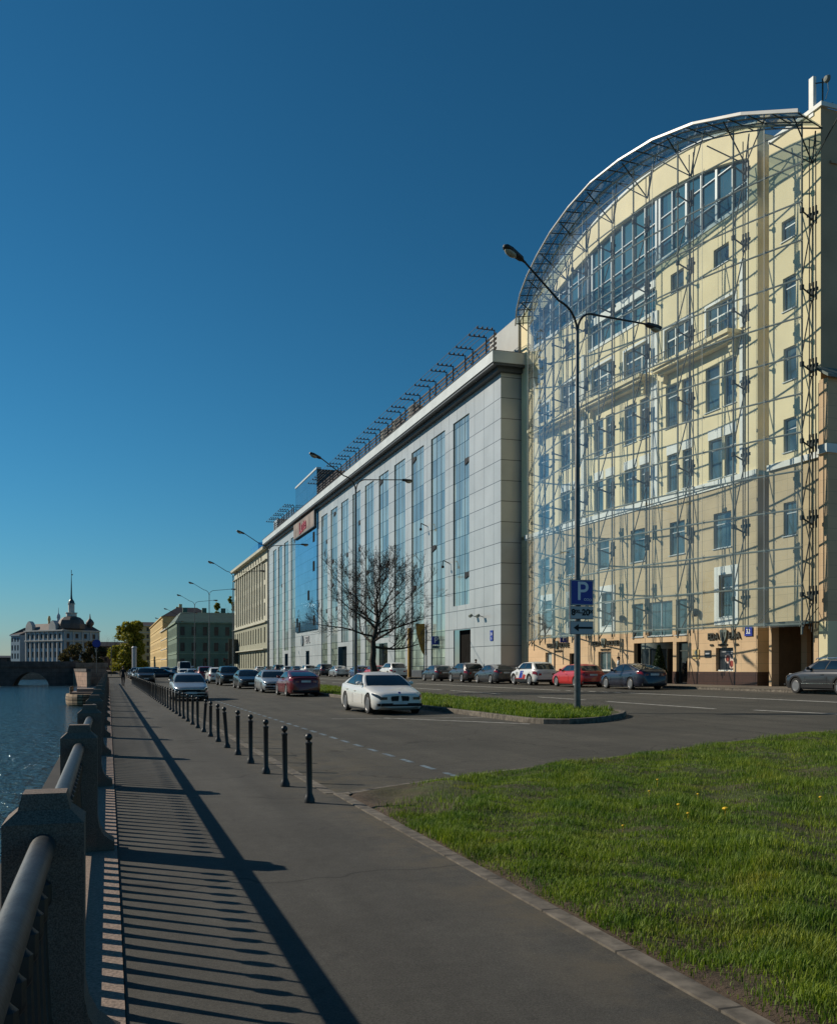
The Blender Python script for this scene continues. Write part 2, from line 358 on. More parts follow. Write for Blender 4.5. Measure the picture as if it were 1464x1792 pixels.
def lettering(body, size, m, parent, loc, rot=(R(90), 0, 0), extrude=.01, name='lettering', bold=0., sx=1.):
    o = link(name, text_mesh(body, size, extrude, bold=bold), m, parent); o.location = loc; o.rotation_euler = rot; o.scale = (sx, 1, 1); return o
ORD = 'nearest second third fourth fifth sixth seventh eighth ninth tenth eleventh twelfth thirteenth fourteenth fifteenth sixteenth seventeenth eighteenth nineteenth twentieth'.split()
TENS = ['', '', 'twenty', 'thirty', 'forty', 'fifty']
def ordinal(i):
    if i < 20: return ORD[i]
    k = i + 1; t, u = divmod(k, 10)
    if u == 0: return TENS[t][:-1] + 'ieth'
    return TENS[t] + '-' + ['', 'first'][u == 1] + (ORD[u - 1] if u > 1 else '')
def zr(X): return -.12 + .0216 * (min(X, 30.5) - 2.6)
def zroad(X): return zr(X)

# ------------------------------------------------------------------ ground, water, road
def sheet(name, prof, y0, y1, m, ny=1):
    mb = MB(); n = len(prof)
    for j in range(ny):
        a = y0 + (y1 - y0) * j / ny; b = y0 + (y1 - y0) * (j + 1) / ny
        for i in range(n - 1):
            (xa, za), (xb, zb) = prof[i], prof[i + 1]
            mb.quad((xa, a, za), (xb, a, zb), (xb, b, zb), (xa, b, za))
    return structure(mb.build(name, m))
sheet('water', [(-2500, -1.7), (-.3, -1.7)], -80, 3500, M['water'])
sheet('ground', [(-.5, -.30), (2.6, -.32), (30.5, zr(30.5) - .2), (2500, zr(30.5) - .2)], -80, 3500, M['road'])
sheet('road', [(2.80, zr(2.8)), (30.05, zr(30.05))], -30, 420, M['road'])
def slab(name, x0, x1, y0, y1, z0, z1, m):
    mb = MB(); mb.box(x0, x1, y0, y1, z0, z1); return structure(mb.build(name, m))
slab('promenade', .08, 2.69, -4, 152, -.3, 0., M['walk'])
slab('granite_edging', -.62, .075, -4, 152, -.3, .014, M['granite_pink'])
w = MB(); w.box(-.80, -.5, -10, 152, -3, .0); w.box(-.86, -.625, -10, 152, -.22, .010)
tag(w.build('embankment_wall', M['bridge']), 'dark granite embankment wall dropping from the railing to the river', 'wall')
slab('kerb', 2.694, 2.84, 12.42, 152, -.3, .006, M['kerb'])
structure(slab('path_edging', 2.79, 2.92, -4, 12.414, -.3, .010, M['kerb'])); slab('path_margin', 2.694, 2.785, -4, 12.414, -.3, -.001, M['walk'])
VK = [(2.90, 12.32), (3.85, 12.86), (5.53, 13.66), (8.44, 14.83), (12.08, 16.45), (15.06, 17.45), (22, 19.6), (31, 22.2)]
def kerb_line(name, pts, wdt, h, m, closed=False, label=None):
    mb = MB(); n = len(pts); N = []
    for i in range(n):
        a = Vector(pts[i - 1] if (closed or i) else pts[i]); b = Vector(pts[(i + 1) % n] if (closed or i < n - 1) else pts[i])
        t = (b - a).normalized(); N.append(Vector((-t.y, t.x)))
    rng = range(n if closed else n - 1)
    for i in rng:
        j = (i + 1) % n; o = []
        for k in (i, j):
            p = Vector(pts[k]); q = p + N[k] * wdt; z = zr(p.x)
            o += [(p.x, p.y, z - .1), (p.x, p.y, z + h - .02), (p.x + N[k].x * .02, p.y + N[k].y * .02, z + h), (q.x, q.y, z + h), (q.x, q.y, z - .1)]
        mb.add(o, [(0, 5, 6, 1), (1, 6, 7, 2), (2, 7, 8, 3), (3, 8, 9, 4), (0, 1, 2, 3, 4), (9, 8, 7, 6, 5)])
    return structure(mb.build(name, m))
kerb_line('verge_kerb', VK, -.12, .13, M['kerb_x'])
def verge_edge(x):
    for (xa, ya), (xb, yb) in zip(VK, VK[1:]):
        if xa <= x <= xb: return ya + (yb - ya) * (x - xa) / (xb - xa) - .13
    return 12.2
def bumps(x, y): return .035 * math.sin(2.3 * x + 1.1 * y) * math.sin(1.7 * y - .8 * x) + .02 * math.sin(5.1 * x - 3.7 * y) + .015 * math.sin(9.3 * y + 7.1 * x)
def turf_z(x, y):
    e = min(1, max(0, (x - 2.8) / .6)); return zr(x) + .115 * (1 - e) + .14 * e + bumps(x, y) * e * min(1, max(0, (verge_edge(x) - y) / .4)) + (.0 if x > 3 else -.02)
mb = MB(); nx, ny = 120, 150
xs = [2.80 + (24 - 2.80) * (i / nx) ** 1.6 for i in range(nx + 1)]
for i, x in enumerate(xs):
    ye = verge_edge(max(2.9, x))
    for j in range(ny + 1):
        y = -4 + (ye + 4) * j / ny; mb.v.append((x, y, turf_z(x, y)))
for i in range(nx):
    for j in range(ny):
        a = i * (ny + 1) + j; mb.f.append((a, a + ny + 1, a + ny + 2, a + 1)); mb.mi.append(0)
def verge_material():
    m, n, b = nodes_of('verge_soil_and_turf'); b.inputs['Roughness'].default_value = .95
    v = coords(n, 'World'); s = ramp(n, noise(n, v, 9, 5, .7), (.040, .026, .016), (.115, .078, .050), .3, .7)
    t = ramp(n, noise(n, v, 6, 5, .7), (.035, .060, .008), (.080, .105, .020), .3, .7)
    sx = n.nodes.new('ShaderNodeSeparateXYZ'); n.links.new(v, sx.inputs[0])
    mr = n.nodes.new('ShaderNodeMapRange'); mr.inputs[1].default_value = 3.0; mr.inputs[2].default_value = 4.1; n.links.new(sx.outputs[0], mr.inputs[0])
    mm = n.nodes.new('ShaderNodeMath'); mm.operation = 'MULTIPLY'; n.links.new(mr.outputs[0], mm.inputs[0]); n.links.new(ramp(n, noise(n, v, 1.3, 5, .6), (.2,) * 3, (1,) * 3), mm.inputs[1])
    n.links.new(mixc(n, mm.outputs[0], s, t), b.inputs['Base Color']); bump(n, b, noise(n, v, 26, 6, .7), .9, .03)
    return m
M['verge'] = verge_material()
structure(mb.build('verge', M['verge'], smooth=60))

ISL = [(11.30, 118), (11.30, 25.3), (11.5, 24.65), (12.05, 24.15), (12.8, 24.25), (13.6, 24.75), (14.6, 25.7), (15.2, 26.6), (15.5, 27.6), (15.5, 118)]
kerb_line('traffic_island_kerb', ISL, .16, .15, M['kerb'])
mb = MB(); n = 0
core = [(11.44, 118), (11.44, 25.35), (11.7, 24.8), (12.1, 24.35), (12.8, 24.42), (13.5, 24.9), (14.45, 25.8), (15.05, 26.7), (15.34, 27.6), (15.34, 118)]
mb.v = [(x, y, zr(x) + .12) for x, y in core]; mb.f = [tuple(range(len(core)))]; mb.mi = [0]
structure(mb.build('traffic_island', M['verge']))
def paintmark(name, quads, m):
    mb = MB()
    for (x0, y0), (x1, y1), wd in quads:
        t = Vector((x1 - x0, y1 - y0)).normalized(); nn = Vector((-t.y, t.x)) * wd / 2
        P4 = [(x0 + nn.x, y0 + nn.y), (x0 - nn.x, y0 - nn.y), (x1 - nn.x, y1 - nn.y), (x1 + nn.x, y1 + nn.y)]
        mb.quad(*[(x, y, zr(x) + .004) for x, y in P4])
    return structure(mb.build(name, m))
paintmark('road_edge_marking', [((25.65, 20), (24.85, 43.2), .22), ((24.35, 50), (23.7, 75), .22), ((23.7, 76), (23.4, 150), .22)] + [((24.8 - .08 * k, 43.9 + k), (24.8 - .08 * k, 44.6 + k), .22) for k in (0, 1.2, 2.4, 3.6, 4.8)], M['white_line'])
paintmark('lane_marking', [((20.5, 23.4), (20.0, 26.8), .17), ((19.5, 28.2), (19.5, 35.7), .17), ((19.5, 37.6), (19.4, 42.2), .17), ((19.6, 47.3), (19.7, 55.4), .17), ((19.7, 57), (19.7, 62.8), .17)] + [((19.7, y), (19.7, y + 5), .17) for y in range(67, 150, 8)], M['white_line'])
paintmark('parking_bay_marking', [((8.5, 30.3), (11.2, 24.9), .12), ((6.9, 30.9), (11.2, 28.5), .08)], M['white_line'])
paintmark('blue_parking_dashes', [((5.2, 13 + 1.22 * k), (5.2, 13.68 + 1.22 * k), .10) for k in range(60)], M['blue_line'])
structure(slab('pavement', 30.2, 60, -30, 420, 0, zr(30.5) + .13, M['pave']))
kerb_line('pavement_kerb', [(30.05, 420), (30.05, -30)][::-1], -.15, .135, M['kerb'])

# grass blades
def grass(name, pts, h0, h1, wd, m, seed=1):
    rs = np.random.RandomState(seed); n = len(pts); p = np.array(pts)
    ang = rs.uniform(0, 2 * np.pi, n); h = rs.uniform(h0, h1, n) * p[:, 3]; lean = rs.uniform(.15, .9, n) * h; w2 = wd * rs.uniform(.6, 1.3, n)
    dx, dy = np.cos(ang), np.sin(ang); a2 = ang + np.pi / 2 + rs.uniform(-.5, .5, n); sx, sy = np.cos(a2) * w2, np.sin(a2) * w2
    V = np.zeros((n, 5, 3)); b = p[:, :3]
    V[:, 0] = b - np.stack([sx, sy, 0 * sx + .015], 1); V[:, 1] = b + np.stack([sx, sy, 0 * sx - .015], 1)
    mid = b + np.stack([dx * lean * .35, dy * lean * .35, h * .6], 1)
    V[:, 2] = mid + np.stack([sx * .7, sy * .7, 0 * sx], 1); V[:, 3] = mid - np.stack([sx * .7, sy * .7, 0 * sx], 1)
    V[:, 4] = b + np.stack([dx * lean, dy * lean, h], 1)
    me = bpy.data.meshes.new(name); me.vertices.add(n * 5); me.vertices.foreach_set('co', V.ravel())
    base = np.arange(n)[:, None] * 5; loops = np.concatenate([base + np.array([[0, 1, 2, 3]]), base + np.array([[3, 2, 4]])], 1).ravel()
    me.loops.add(n * 7); me.loops.foreach_set('vertex_index', loops.astype(np.int32))
    st = (np.arange(n)[:, None] * 7 + np.array([[0, 4]])).ravel(); me.polygons.add(n * 2); me.polygons.foreach_set('loop_start', st.astype(np.int32))
    me.update(calc_edges=True); me.validate()
    return structure(link(name, me, m), 'stuff')
rs = np.random.RandomState(3); pts = []
def hump(x, y): return .5 + .30 * (math.sin(1.9 * x + .7 * y) * math.cos(1.3 * y - .5 * x) + math.sin(4.3 * x - 2.1 * y + 1) * .6 + math.sin(7.7 * y + 3.1 * x) * .4)
while len(pts) < 560000:
    u = rs.uniform(0, 1); x = 2.97 + 17 * u ** 1.8; y = .8 + 19.7 * rs.uniform() ** 1.25
    ye = verge_edge(x)
    if y > ye - .02: continue
    d = hump(x, y); edge = min(1, (x - 2.95) / .32 * (.45 + 1.2 * d)); corner = math.hypot(x - 3.0, y - 12.2)
    if corner < .75 + .5 * d: continue
    if corner < 1.9 * (.35 + d): edge *= .10
    if rs.uniform() > edge * min(1, .42 + 1.5 * max(0, d - .12)): continue
    pts.append((x, y, turf_z(x, y), .42 + .9 * d * d + .2 * d))
grass('grass', pts, .02, .088, .0032, M['grass'], 5)
pts = []
while len(pts) < 42000:
    y = 24.3 + 70 * rs.uniform() ** 2.0; x = rs.uniform(11.5, 15.3)
    if y < 27.5 and not (math.hypot((x - 12.9) / 1.35, (y - 26.6) / 2.1) < 1 or (y > 25.8 and x < 13.9)): continue
    pts.append((x, y, zr(x) + .12, .6 + .8 * hump(x, y)))
g2 = grass('island_grass', pts, .05, .17, .011, M['grass'], 6)
# dandelions
for i, (x, y) in enumerate([(6.06, 8.6), (5.6, 8.75), (6.4, 9.6), (5.55, 8.5), (6.55, 10.7), (7.5, 8.9), (4.7, 8.3), (5.95, 9.9)]):
    mb = MB(); z = turf_z(x, y); r = (.035, .022, .018, .02, .02, .02, .018, .016)[i]
    mb.tube((x, y, z), (x + .01, y, z + .10), .003, .003, 5); mb.ball((x + .01, y, z + .105), r, r, r * .55, 8)
    lab = ['largest yellow dandelion in the grass verge'] + ['small yellow dandelion in the grass verge, %s one along from the largest' % ordinal(k) for k in range(7)]
    tag(mb.build('dandelion', M['dandelion']), lab[i], 'flower', 'dandelions in the verge')

# ------------------------------------------------------------------ river railing
PX, PY0, PSP, NP = -.25, 4.32, 4.92, 30
mb = MB(); hw = .155
mb.box(PX - hw, PX + hw, -hw, hw, .016, 1.02)
mb.v += []
def frustum(mb, cx, cy, a0, b0, z0, a1, b1, z1):
    mb.add([(cx - a0, cy - b0, z0), (cx + a0, cy - b0, z0), (cx + a0, cy + b0, z0), (cx - a0, cy + b0, z0), (cx - a1, cy - b1, z1), (cx + a1, cy - b1, z1), (cx + a1, cy + b1, z1), (cx - a1, cy + b1, z1)],
           [(0, 3, 2, 1), (4, 5, 6, 7), (0, 1, 5, 4), (1, 2, 6, 5), (2, 3, 7, 6), (3, 0, 4, 7)])
frustum(mb, PX, 0, hw + .001, hw + .001, 1.02, .100, .100, 1.070)
frustum(mb, PX, 0, .100, .100, 1.070, .084, .084, 1.135)
# flared foot toward the walkway
prof = [(0, .016), (.28, .016), (.28, .09), (.235, .115), (.185, .16), (.15, .23), (.133, .32), (0, .32)]
poly = [(PX + .02 + x, z) for x, z in prof]; mb.prism_y(poly, -hw + .012, hw - .012)
post_me = mb.mesh('granite_post')
for i in range(NP):
    o = link('granite_post', post_me, M['granite']); o.location = (0, PY0 + PSP * i, 0)
    tag(o, ['nearest squat granite post of the river railing, with faceted cap'][0] if i == 0 else '%s granite post of the river railing, counting away from the nearest' % ordinal(i), 'post', 'granite posts of the river railing')
mb = MB(); mb.tube((PX, .10, .935), (PX, PSP - .10, .935), .048, .048, 20); rail_me = mb.mesh('handrail', 40)
mb = MB(); mb.box(PX - .03, PX + .03, .13, PSP - .13, .115, .150); low_me = mb.mesh('bottom_rail')
mb = MB(); mb.lathe([(.046, .15), (.046, .24), (.038, .27), (.028, .45), (.021, .62), (.019, .70), (.036, .72), (.038, .74), (.038, .80), (.022, .815), (.011, .83), (.011, .90)], (PX, 0, 0), 8); bal_me = mb.mesh('baluster', 40)
NB = 19
for i in range(-1, 20):
    e = empty('railing_section', (0, PY0 + PSP * i, 0))
    tag(e, 'nearest railing section with thick blue-grey handrail, in front of the first post' if i < 0 else '%s iron railing section between granite posts along the river' % ordinal(i + 1), 'railing', 'railing sections along the river')
    link('handrail', rail_me, M['rail_paint'], e); link('bottom_rail', low_me, M['iron'], e)
    if i < 14:
        for k in range(NB):
            b = link('baluster', bal_me, M['iron'], e); b.location = (0, .245 + .2461 * k, 0)
    else:
        mb = MB()
        for k in range(NB): mb.box(PX - .014, PX + .014, .231 + .2461 * k, .259 + .2461 * k, .15, .9)
        mb.build('balusters', M['iron'], e)

# bollards
mb = MB(); mb.lathe([(.068, 0), (.068, .04), (.05, .085), (.038, .12), (.038, .70), (.043, .71), (.043, .735), (.03, .74)], n=14); bs_me = mb.mesh('shaft', 40)
mb = MB(); mb.lathe([(.02, .735), (.02, .755)], n=10); mb.ball((0, 0, .80), .046, n=14); bb_me = mb.mesh('ball_finial', 40)
for i in range(52):
    y = 11.68 + 1.69 * i; e = empty('bollard', (2.33 - .0035 * i, y, .0))
    ln = {5: (.02, .06), 8: (0, .07), 9: (.01, -.02), 3: (0, .015)}.get(i)
    if i == 5: e.rotation_euler = (0, R(-4.5), 0)
    elif i == 8: e.rotation_euler = (0, R(4.0), 0)
    else: e.rotation_euler = (R(random.uniform(-.8, .8)), R(random.uniform(-.8, .8)), 0)
    lab = 'nearest black iron bollard with ball top, beside the grass corner' if i == 0 else 'black iron bollard tilting left, %s in the row along the promenade kerb' % ordinal(i) if i == 5 else 'black iron bollard tilting right, %s in the row along the promenade kerb' % ordinal(i) if i == 8 else '%s black ball-topped bollard in the row along the promenade kerb' % ordinal(i)
    tag(e, lab, 'bollard', 'bollards along the promenade kerb')
    link('shaft', bs_me, M['iron'], e); link('ball_finial', bb_me, M['iron'], e)

# ------------------------------------------------------------------ street lamps
def lamp(x, y, i, first=False):
    z = zr(x) + .11
    e = empty('street_lamp', (x, y, z)); e.rotation_euler = (0, 0, R(24)); e.scale = (.93, .93, .93)
    tag(e, 'tall double-arm street lamp carrying the parking signs, nearest of the row' if first else '%s double-arm street lamp in the row along the traffic island' % ordinal(i), 'street lamp', 'street lamps along the island')
    if i == 0:
        mb = MB(); mb.lathe([(.15, 0), (.15, .02), (.115, .05), (.112, 4.2), (.105, 4.25), (.085, 9.0), (.08, 9.05), (.06, 13.4)], n=18); lamp.pole = mb.mesh('pole', 40)
        def arm(sg, h, far_):
            pts = []
            for k in range(15):
                t = k / 14.0
                a = min(1, t / .42); px = .02 + .95 * (1 - math.cos(a * math.pi / 2)) + max(0, t - .42) / .58 * (far_ - .97)
                pz = 13.35 + .80 * math.sin(a * math.pi / 2) + max(0, t - .42) / .58 * h
                pts.append((sg * px, 0, pz))
            return pts
        mb = MB(); mb.path(arm(-1, .85, 2.72), .042, 10, .034); lamp.al = mb.mesh('arm', 50)
        mb = MB(); mb.path(arm(1, .38, 3.95), .042, 10, .034); lamp.ar = mb.mesh('arm', 50)
        def head(T):
            mb = MB(T); mb.tube((0, 0, 0), (.18, 0, 0), .035, .05, 10)
            prof = [(.15, .06, .05), (.25, .12, .09), (.5, .14, .10), (.8, .17, .11), (1.0, .14, .09), (1.08, .05, .04)]
            rings = []
            for (x_, ry, rz) in prof:
                rings.append([(x_, ry * math.cos(2 * math.pi * k / 12), rz * math.sin(2 * math.pi * k / 12) + .01) for k in range(12)])
            vs = [p for r in rings for p in r]; fs = [(a * 12 + k, a * 12 + (k + 1) % 12, (a + 1) * 12 + (k + 1) % 12, (a + 1) * 12 + k) for a in range(len(rings) - 1) for k in range(12)]
            fs += [tuple(range(11, -1, -1)), tuple(range(len(vs) - 12, len(vs)))]; mb.add(vs, [f[::-1] for f in fs])
            b = MB(T); b.ball((.74, 0, -.055), .28, .135, .125, 12); return mb.mesh('lamp_head', 45), b.mesh('lamp_bowl', 60)
        lamp.hl = head(Matrix.Translation((-2.70, 0, 15.0)) @ Matrix.Rotation(math.pi, 4, 'Z') @ Matrix.Rotation(R(-14), 4, 'Y'))
        lamp.hr = head(Matrix.Translation((3.93, 0, 14.53)) @ Matrix.Rotation(R(-2), 4, 'Y'))
    link('pole', lamp.pole, M['pole'], e)
    for a, h in ((lamp.al, lamp.hl), (lamp.ar, lamp.hr)):
        link('arm', a, M['pole_dark'], e); q = link('lamp_head', h[0], M['pole_dark'], e); link('lamp_bowl', h[1], M['lamp_glass'], q)
for i, y in enumerate((28.7, 58.6, 93.2, 120.8, 150.7, 177, 219, 261)):
    lamp(14.6, y, i, i == 0)

# parking signs on the first lamp
def plate_thing(name, w_, h_, cx, cy, cz, m, label, cat, depth=.1, rim=None, group=None):
    e = empty(name, (cx, cy, 1.65 + (cz - 1.65) * .93)); e.scale = (.93, .93, .93); tag(e, label, cat, group)
    mb = MB(); mb.box(-w_ / 2, w_ / 2, 0, depth, -h_ / 2, h_ / 2); mb.build('sign_case', M['soffit'], e)
    mb = MB(); mb.box(-w_ / 2 + .015, w_ / 2 - .015, -.008, -.0005, -h_ / 2 + .015, h_ / 2 - .015); mb.build('sign_face', m, e)
    return e
LX, LY = 14.62, 28.42
e = plate_thing('parking_sign', .90, .90, LX, LY, 4.26, M['sign_blue'], 'large blue parking sign with white P, on the nearest street lamp', 'sign')
mb = MB()
for b in [(-.43, .43, -.43, -.405), (-.43, .43, .405, .43), (-.43, -.405, -.405, .405), (.405, .43, -.405, .405)]: mb.box(b[0], b[1], -.013, -.009, b[2], b[3])
mb.build('sign_border', M['sign_white'], e)
lettering('P', .92, M['sign_letter'], e, (.02, -.010, .02), extrude=.003, bold=.006)
mb = MB()
for k, (cx, cz) in enumerate([(.12, -.24), (.22, -.24), (.32, -.25)]):
    pr = [(.045, -.012), (.045, -.009), (.032, -.009), (.032, -.012)]
    n = 16; vs = [(cx + r * math.cos(2 * math.pi * q / n), y, cz + r * math.sin(2 * math.pi * q / n)) for r, y in pr for q in range(n)]
    mb.add(vs, [(j * n + q, j * n + (q + 1) % n, ((j + 1) % 4) * n + (q + 1) % n, ((j + 1) % 4) * n + q) for j in range(4) for q in range(n)])
mb.build('coin_symbol', M['sign_letter'], e)
e = plate_thing('hours_sign', .90, .45, LX, LY, 3.56, M['sign_white'], 'white plate reading 8.00-20.00 under the blue parking sign', 'sign')
lettering('8', .30, M['black'], e, (-.33, -.010, 0), extrude=.002, bold=.012); lettering('00', .17, M['black'], e, (-.17, -.010, .03), extrude=.002, bold=.005)
lettering('\u2013', .26, M['black'], e, (-.03, -.010, 0), extrude=.002, bold=.008); lettering('20', .30, M['black'], e, (.15, -.010, 0), extrude=.002, bold=.012); lettering('00', .17, M['black'], e, (.35, -.010, .03), extrude=.002, bold=.005)
e = plate_thing('arrow_sign', .90, .46, LX, LY, 3.03, M['sign_white'], 'white plate with a black arrow pointing left, lowest on the lamp pole', 'sign')
mb = MB(); mb.prism_y([(-.32, 0), (-.13, .13), (-.13, .035), (.40, .035), (.40, -.035), (-.13, -.035), (-.13, -.13)], -.0125, -.009); mb.build('arrow', M['black'], e)

# ------------------------------------------------------------------ facades
def wall_grid(mb, x0, x1, z0, z1, holes, depth=.22, y=0., back=None):
    """front wall (facing -y) with rectangular openings and their reveals"""
    xs = sorted({x0, x1, *[min(max(h[k], x0), x1) for h in holes for k in (0, 1)]}); zs = sorted({z0, z1, *[min(max(h[k], z0), z1) for h in holes for k in (2, 3)]})
    for j in range(len(zs) - 1):
        run = None
        for i in range(len(xs) - 1):
            cx, cz = (xs[i] + xs[i + 1]) / 2, (zs[j] + zs[j + 1]) / 2
            inside = any(h[0] < cx < h[1] and h[2] < cz < h[3] for h in holes)
            if not inside:
                if run is None: run = xs[i]
            if inside or i == len(xs) - 2:
                end = xs[i] if inside else xs[i + 1]
                if run is not None: mb.quad((run, y, zs[j]), (end, y, zs[j]), (end, y, zs[j + 1]), (run, y, zs[j + 1])); run = None
    for h in holes:
        a, b = max(h[0], x0), min(h[1], x1); c, d = max(h[2], z0), min(h[3], z1)
        if a >= b or c >= d: continue
        if h[0] >= x0: mb.quad((a, y, c), (a, y, d), (a, y + depth, d), (a, y + depth, c))
        if h[1] <= x1: mb.quad((b, y, d), (b, y, c), (b, y + depth, c), (b, y + depth, d))
        if h[2] >= z0: mb.quad((a, y, c), (a, y + depth, c), (b, y + depth, c), (b, y, c))
        if h[3] <= z1: mb.quad((a, y, d), (b, y, d), (b, y + depth, d), (a, y + depth, d))
def window(parent, x0, x1, z0, z1, y=.16, bars=(1, .68), fw=.06, mfr=None, mgl=None, blind=0., sill=True, name='window'):
    """frame (with mullions and transom) > pane, sill"""
    mb = MB(); f = fw
    mb.box(x0, x0 + f, y - .03, y + .04, z0, z1); mb.box(x1 - f, x1, y - .03, y + .04, z0, z1)
    mb.box(x0 + f, x1 - f, y - .03, y + .04, z0, z0 + f); mb.box(x0 + f, x1 - f, y - .03, y + .04, z1 - f, z1)
    nb, tr = bars
    for k in range(1, nb):
        c = x0 + (x1 - x0) * k / nb; mb.box(c - f / 2, c + f / 2, y - .027, y + .037, z0 + f, z1 - f)
    if tr: c = z0 + (z1 - z0) * tr; mb.box(x0 + f, x1 - f, y - .024, y + .034, c - f / 2, c + f / 2)
    o = mb.build(name, mfr or M['frame'], parent)
    mb = MB(); t = random.uniform(-.006, .006)
    mb.quad((x0 + f * .5, y + .01 + t, z0 + f * .5), (x1 - f * .5, y + .01 - t, z0 + f * .5), (x1 - f * .5, y + .012 - t, z1 - f * .5), (x0 + f * .5, y + .012 + t, z1 - f * .5))
    mb.build('pane', mgl or M['win'], o)
    if sill:
        mb = MB(); mb.box(x0 - .06, x1 + .06, -.07, y - .035, z0 - .05, z0 - .003); mb.build('sill', M['frame'], o)
    return o

# ---- yellow office building, local x runs along the front toward the camera, outward is -y
YU = Vector((34.8 - 33.4, 40 - 76)).normalized()
YB = empty('office_building', (33.4, 76, 0)); YB.rotation_euler = (0, 0, math.atan2(YU.y, YU.x))
tag(YB, 'yellow stucco office building with arched roof, behind the curved glass screen', 'building')
ZG = zr(31) + .13
H6 = [(3.36, 5.16, 21.1, 22.95), (7.11, 9.97, 21.3, 23.6), (11.75, 14.78, 21.35, 23.55), (16.2, 19.16, 21.3, 23.45), (21.05, 23.95, 21.45, 23.4), (25.4, 28.1, 21.25, 23.3)]
H5 = [(3.36, 4.98, 16.9, 18.85)] + [(a, b, 17.0, 19.68) for a, b in ((7.02, 8.5), (8.95, 10.1), (12.2, 13.4), (13.76, 14.85), (16.2, 17.75), (18.15, 19.3), (21.15, 22.4), (22.9, 23.95), (25.3, 26.65), (27.05, 28.15))]
H4 = [(3.57, 5.1, 12.85, 14.8)] + [(a, b, 12.87, 15.25) for a, b in ((7.1, 8.5), (8.95, 10.1), (12.2, 13.4), (13.76, 14.85), (16.2, 17.75), (18.15, 19.3), (21.3, 22.5), (22.95, 23.95), (25.6, 26.85), (27.1, 28.15))]
HS = [(3.45, 4.65, 25.5, 26.65), (7.84, 9.18, 25.55, 26.65), (21.69, 23.1, 25.5, 26.75), (26.08, 27.5, 25.45, 26.55)]
H3 = [(3.57, 5.1, 8.4, 10.45), (7.9, 9.3, 8.76, 10.87), (12.58, 14.2, 8.76, 10.9), (17.0, 18.75, 8.8, 11.0), (21.59, 23.2, 8.8, 10.9), (26.08, 27.72, 8.7, 10.8)]
H2 = [(3.9, 5.6, 4.7, 7.0), (8.3, 9.7, 4.7, 7.0), (13.23, 14.6, 4.6, 7.0), (26.62, 27.95, 4.6, 7.1)]
HE = [(17.22, 18.55, 3.7, 5.95), (19.1, 21.88, 3.7, 5.93), (22.25, 23.4, 3.7, 5.95)]
HB = [(17.41, 21.94, ZG, 3.28), (22.31, 23.5, ZG, 3.26), (26.3, 27.9, 1.42, 2.8), (12.7, 14.45, 1.42, 2.78), (8.4, 9.2, ZG, 2.72), (4.4, 5.5, 1.42, 2.83)]
SE = 30.0
mb = MB(); wall_grid(mb, 0, SE, 12.74, 28.0, H4 + H5 + H6 + HS + [(11.3, 19.96, 25.0, 28.1)], .24)
mb.quad((0, 26, 12.7), (0, 0, 12.7), (0, 0, 28), (0, 26, 28))
mb.quad((SE, 0, 12.7), (SE, .9, 12.7), (SE, .9, 30.6), (SE, 0, 30.6)); mb.quad((SE, 0, 28), (29.2, 0, 28), (29.2, 0, 30.6), (SE, 0, 30.6)); mb.quad((29.2, 0, 28), (SE, 0, 28), (SE, 0, 30.6), (29.2, 0, 30.6))
mb.build('upper_wall', M['cream'], YB)
mb = MB(); wall_grid(mb, 0, SE, 3.98, 12.42, H2 + H3 + HE, .24); mb.quad((SE, 0, 3.98), (SE, .9, 3.98), (SE, .9, 12.45), (SE, 0, 12.45)); mb.quad((0, 26, 0), (0, 0, 0), (0, 0, 12.7), (0, 26, 12.7))
mb.build('middle_wall', M['tan'], YB)
mb = MB(); wall_grid(mb, 0, SE, 1.385, 3.98, HB + [(a, b, 3.7, 6) for a, b, _, _ in HE], .30); mb.quad((SE, 0, 1.385), (SE, .9, 1.385), (SE, .9, 3.98), (SE, 0, 3.98)); mb.build('ground_floor_wall', M['peach'], YB)
mb = MB(); wall_grid(mb, 0, SE + .03, .2, 1.385, [(17.41, 21.94, .2, 1.4), (22.31, 23.5, .2, 1.4), (8.4, 9.2, .2, 1.4)], .3, y=-.04); mb.quad((0, -.04, 1.385), (SE + .03, -.04, 1.385), (SE + .03, .0, 1.385), (0, .0, 1.385)); mb.quad((SE + .03, -.04, 0), (SE + .03, .9, 0), (SE + .03, .9, 1.385), (SE + .03, -.04, 1.385))
mb.build('plinth', M['plinth'], YB)
mb = MB(); mb.box(.9, SE + .08, -.16, .01, 12.42, 12.74); mb.box(.9, SE + .05, -.08, .01, 12.28, 12.415); mb.build('string_course', M['white'], YB)
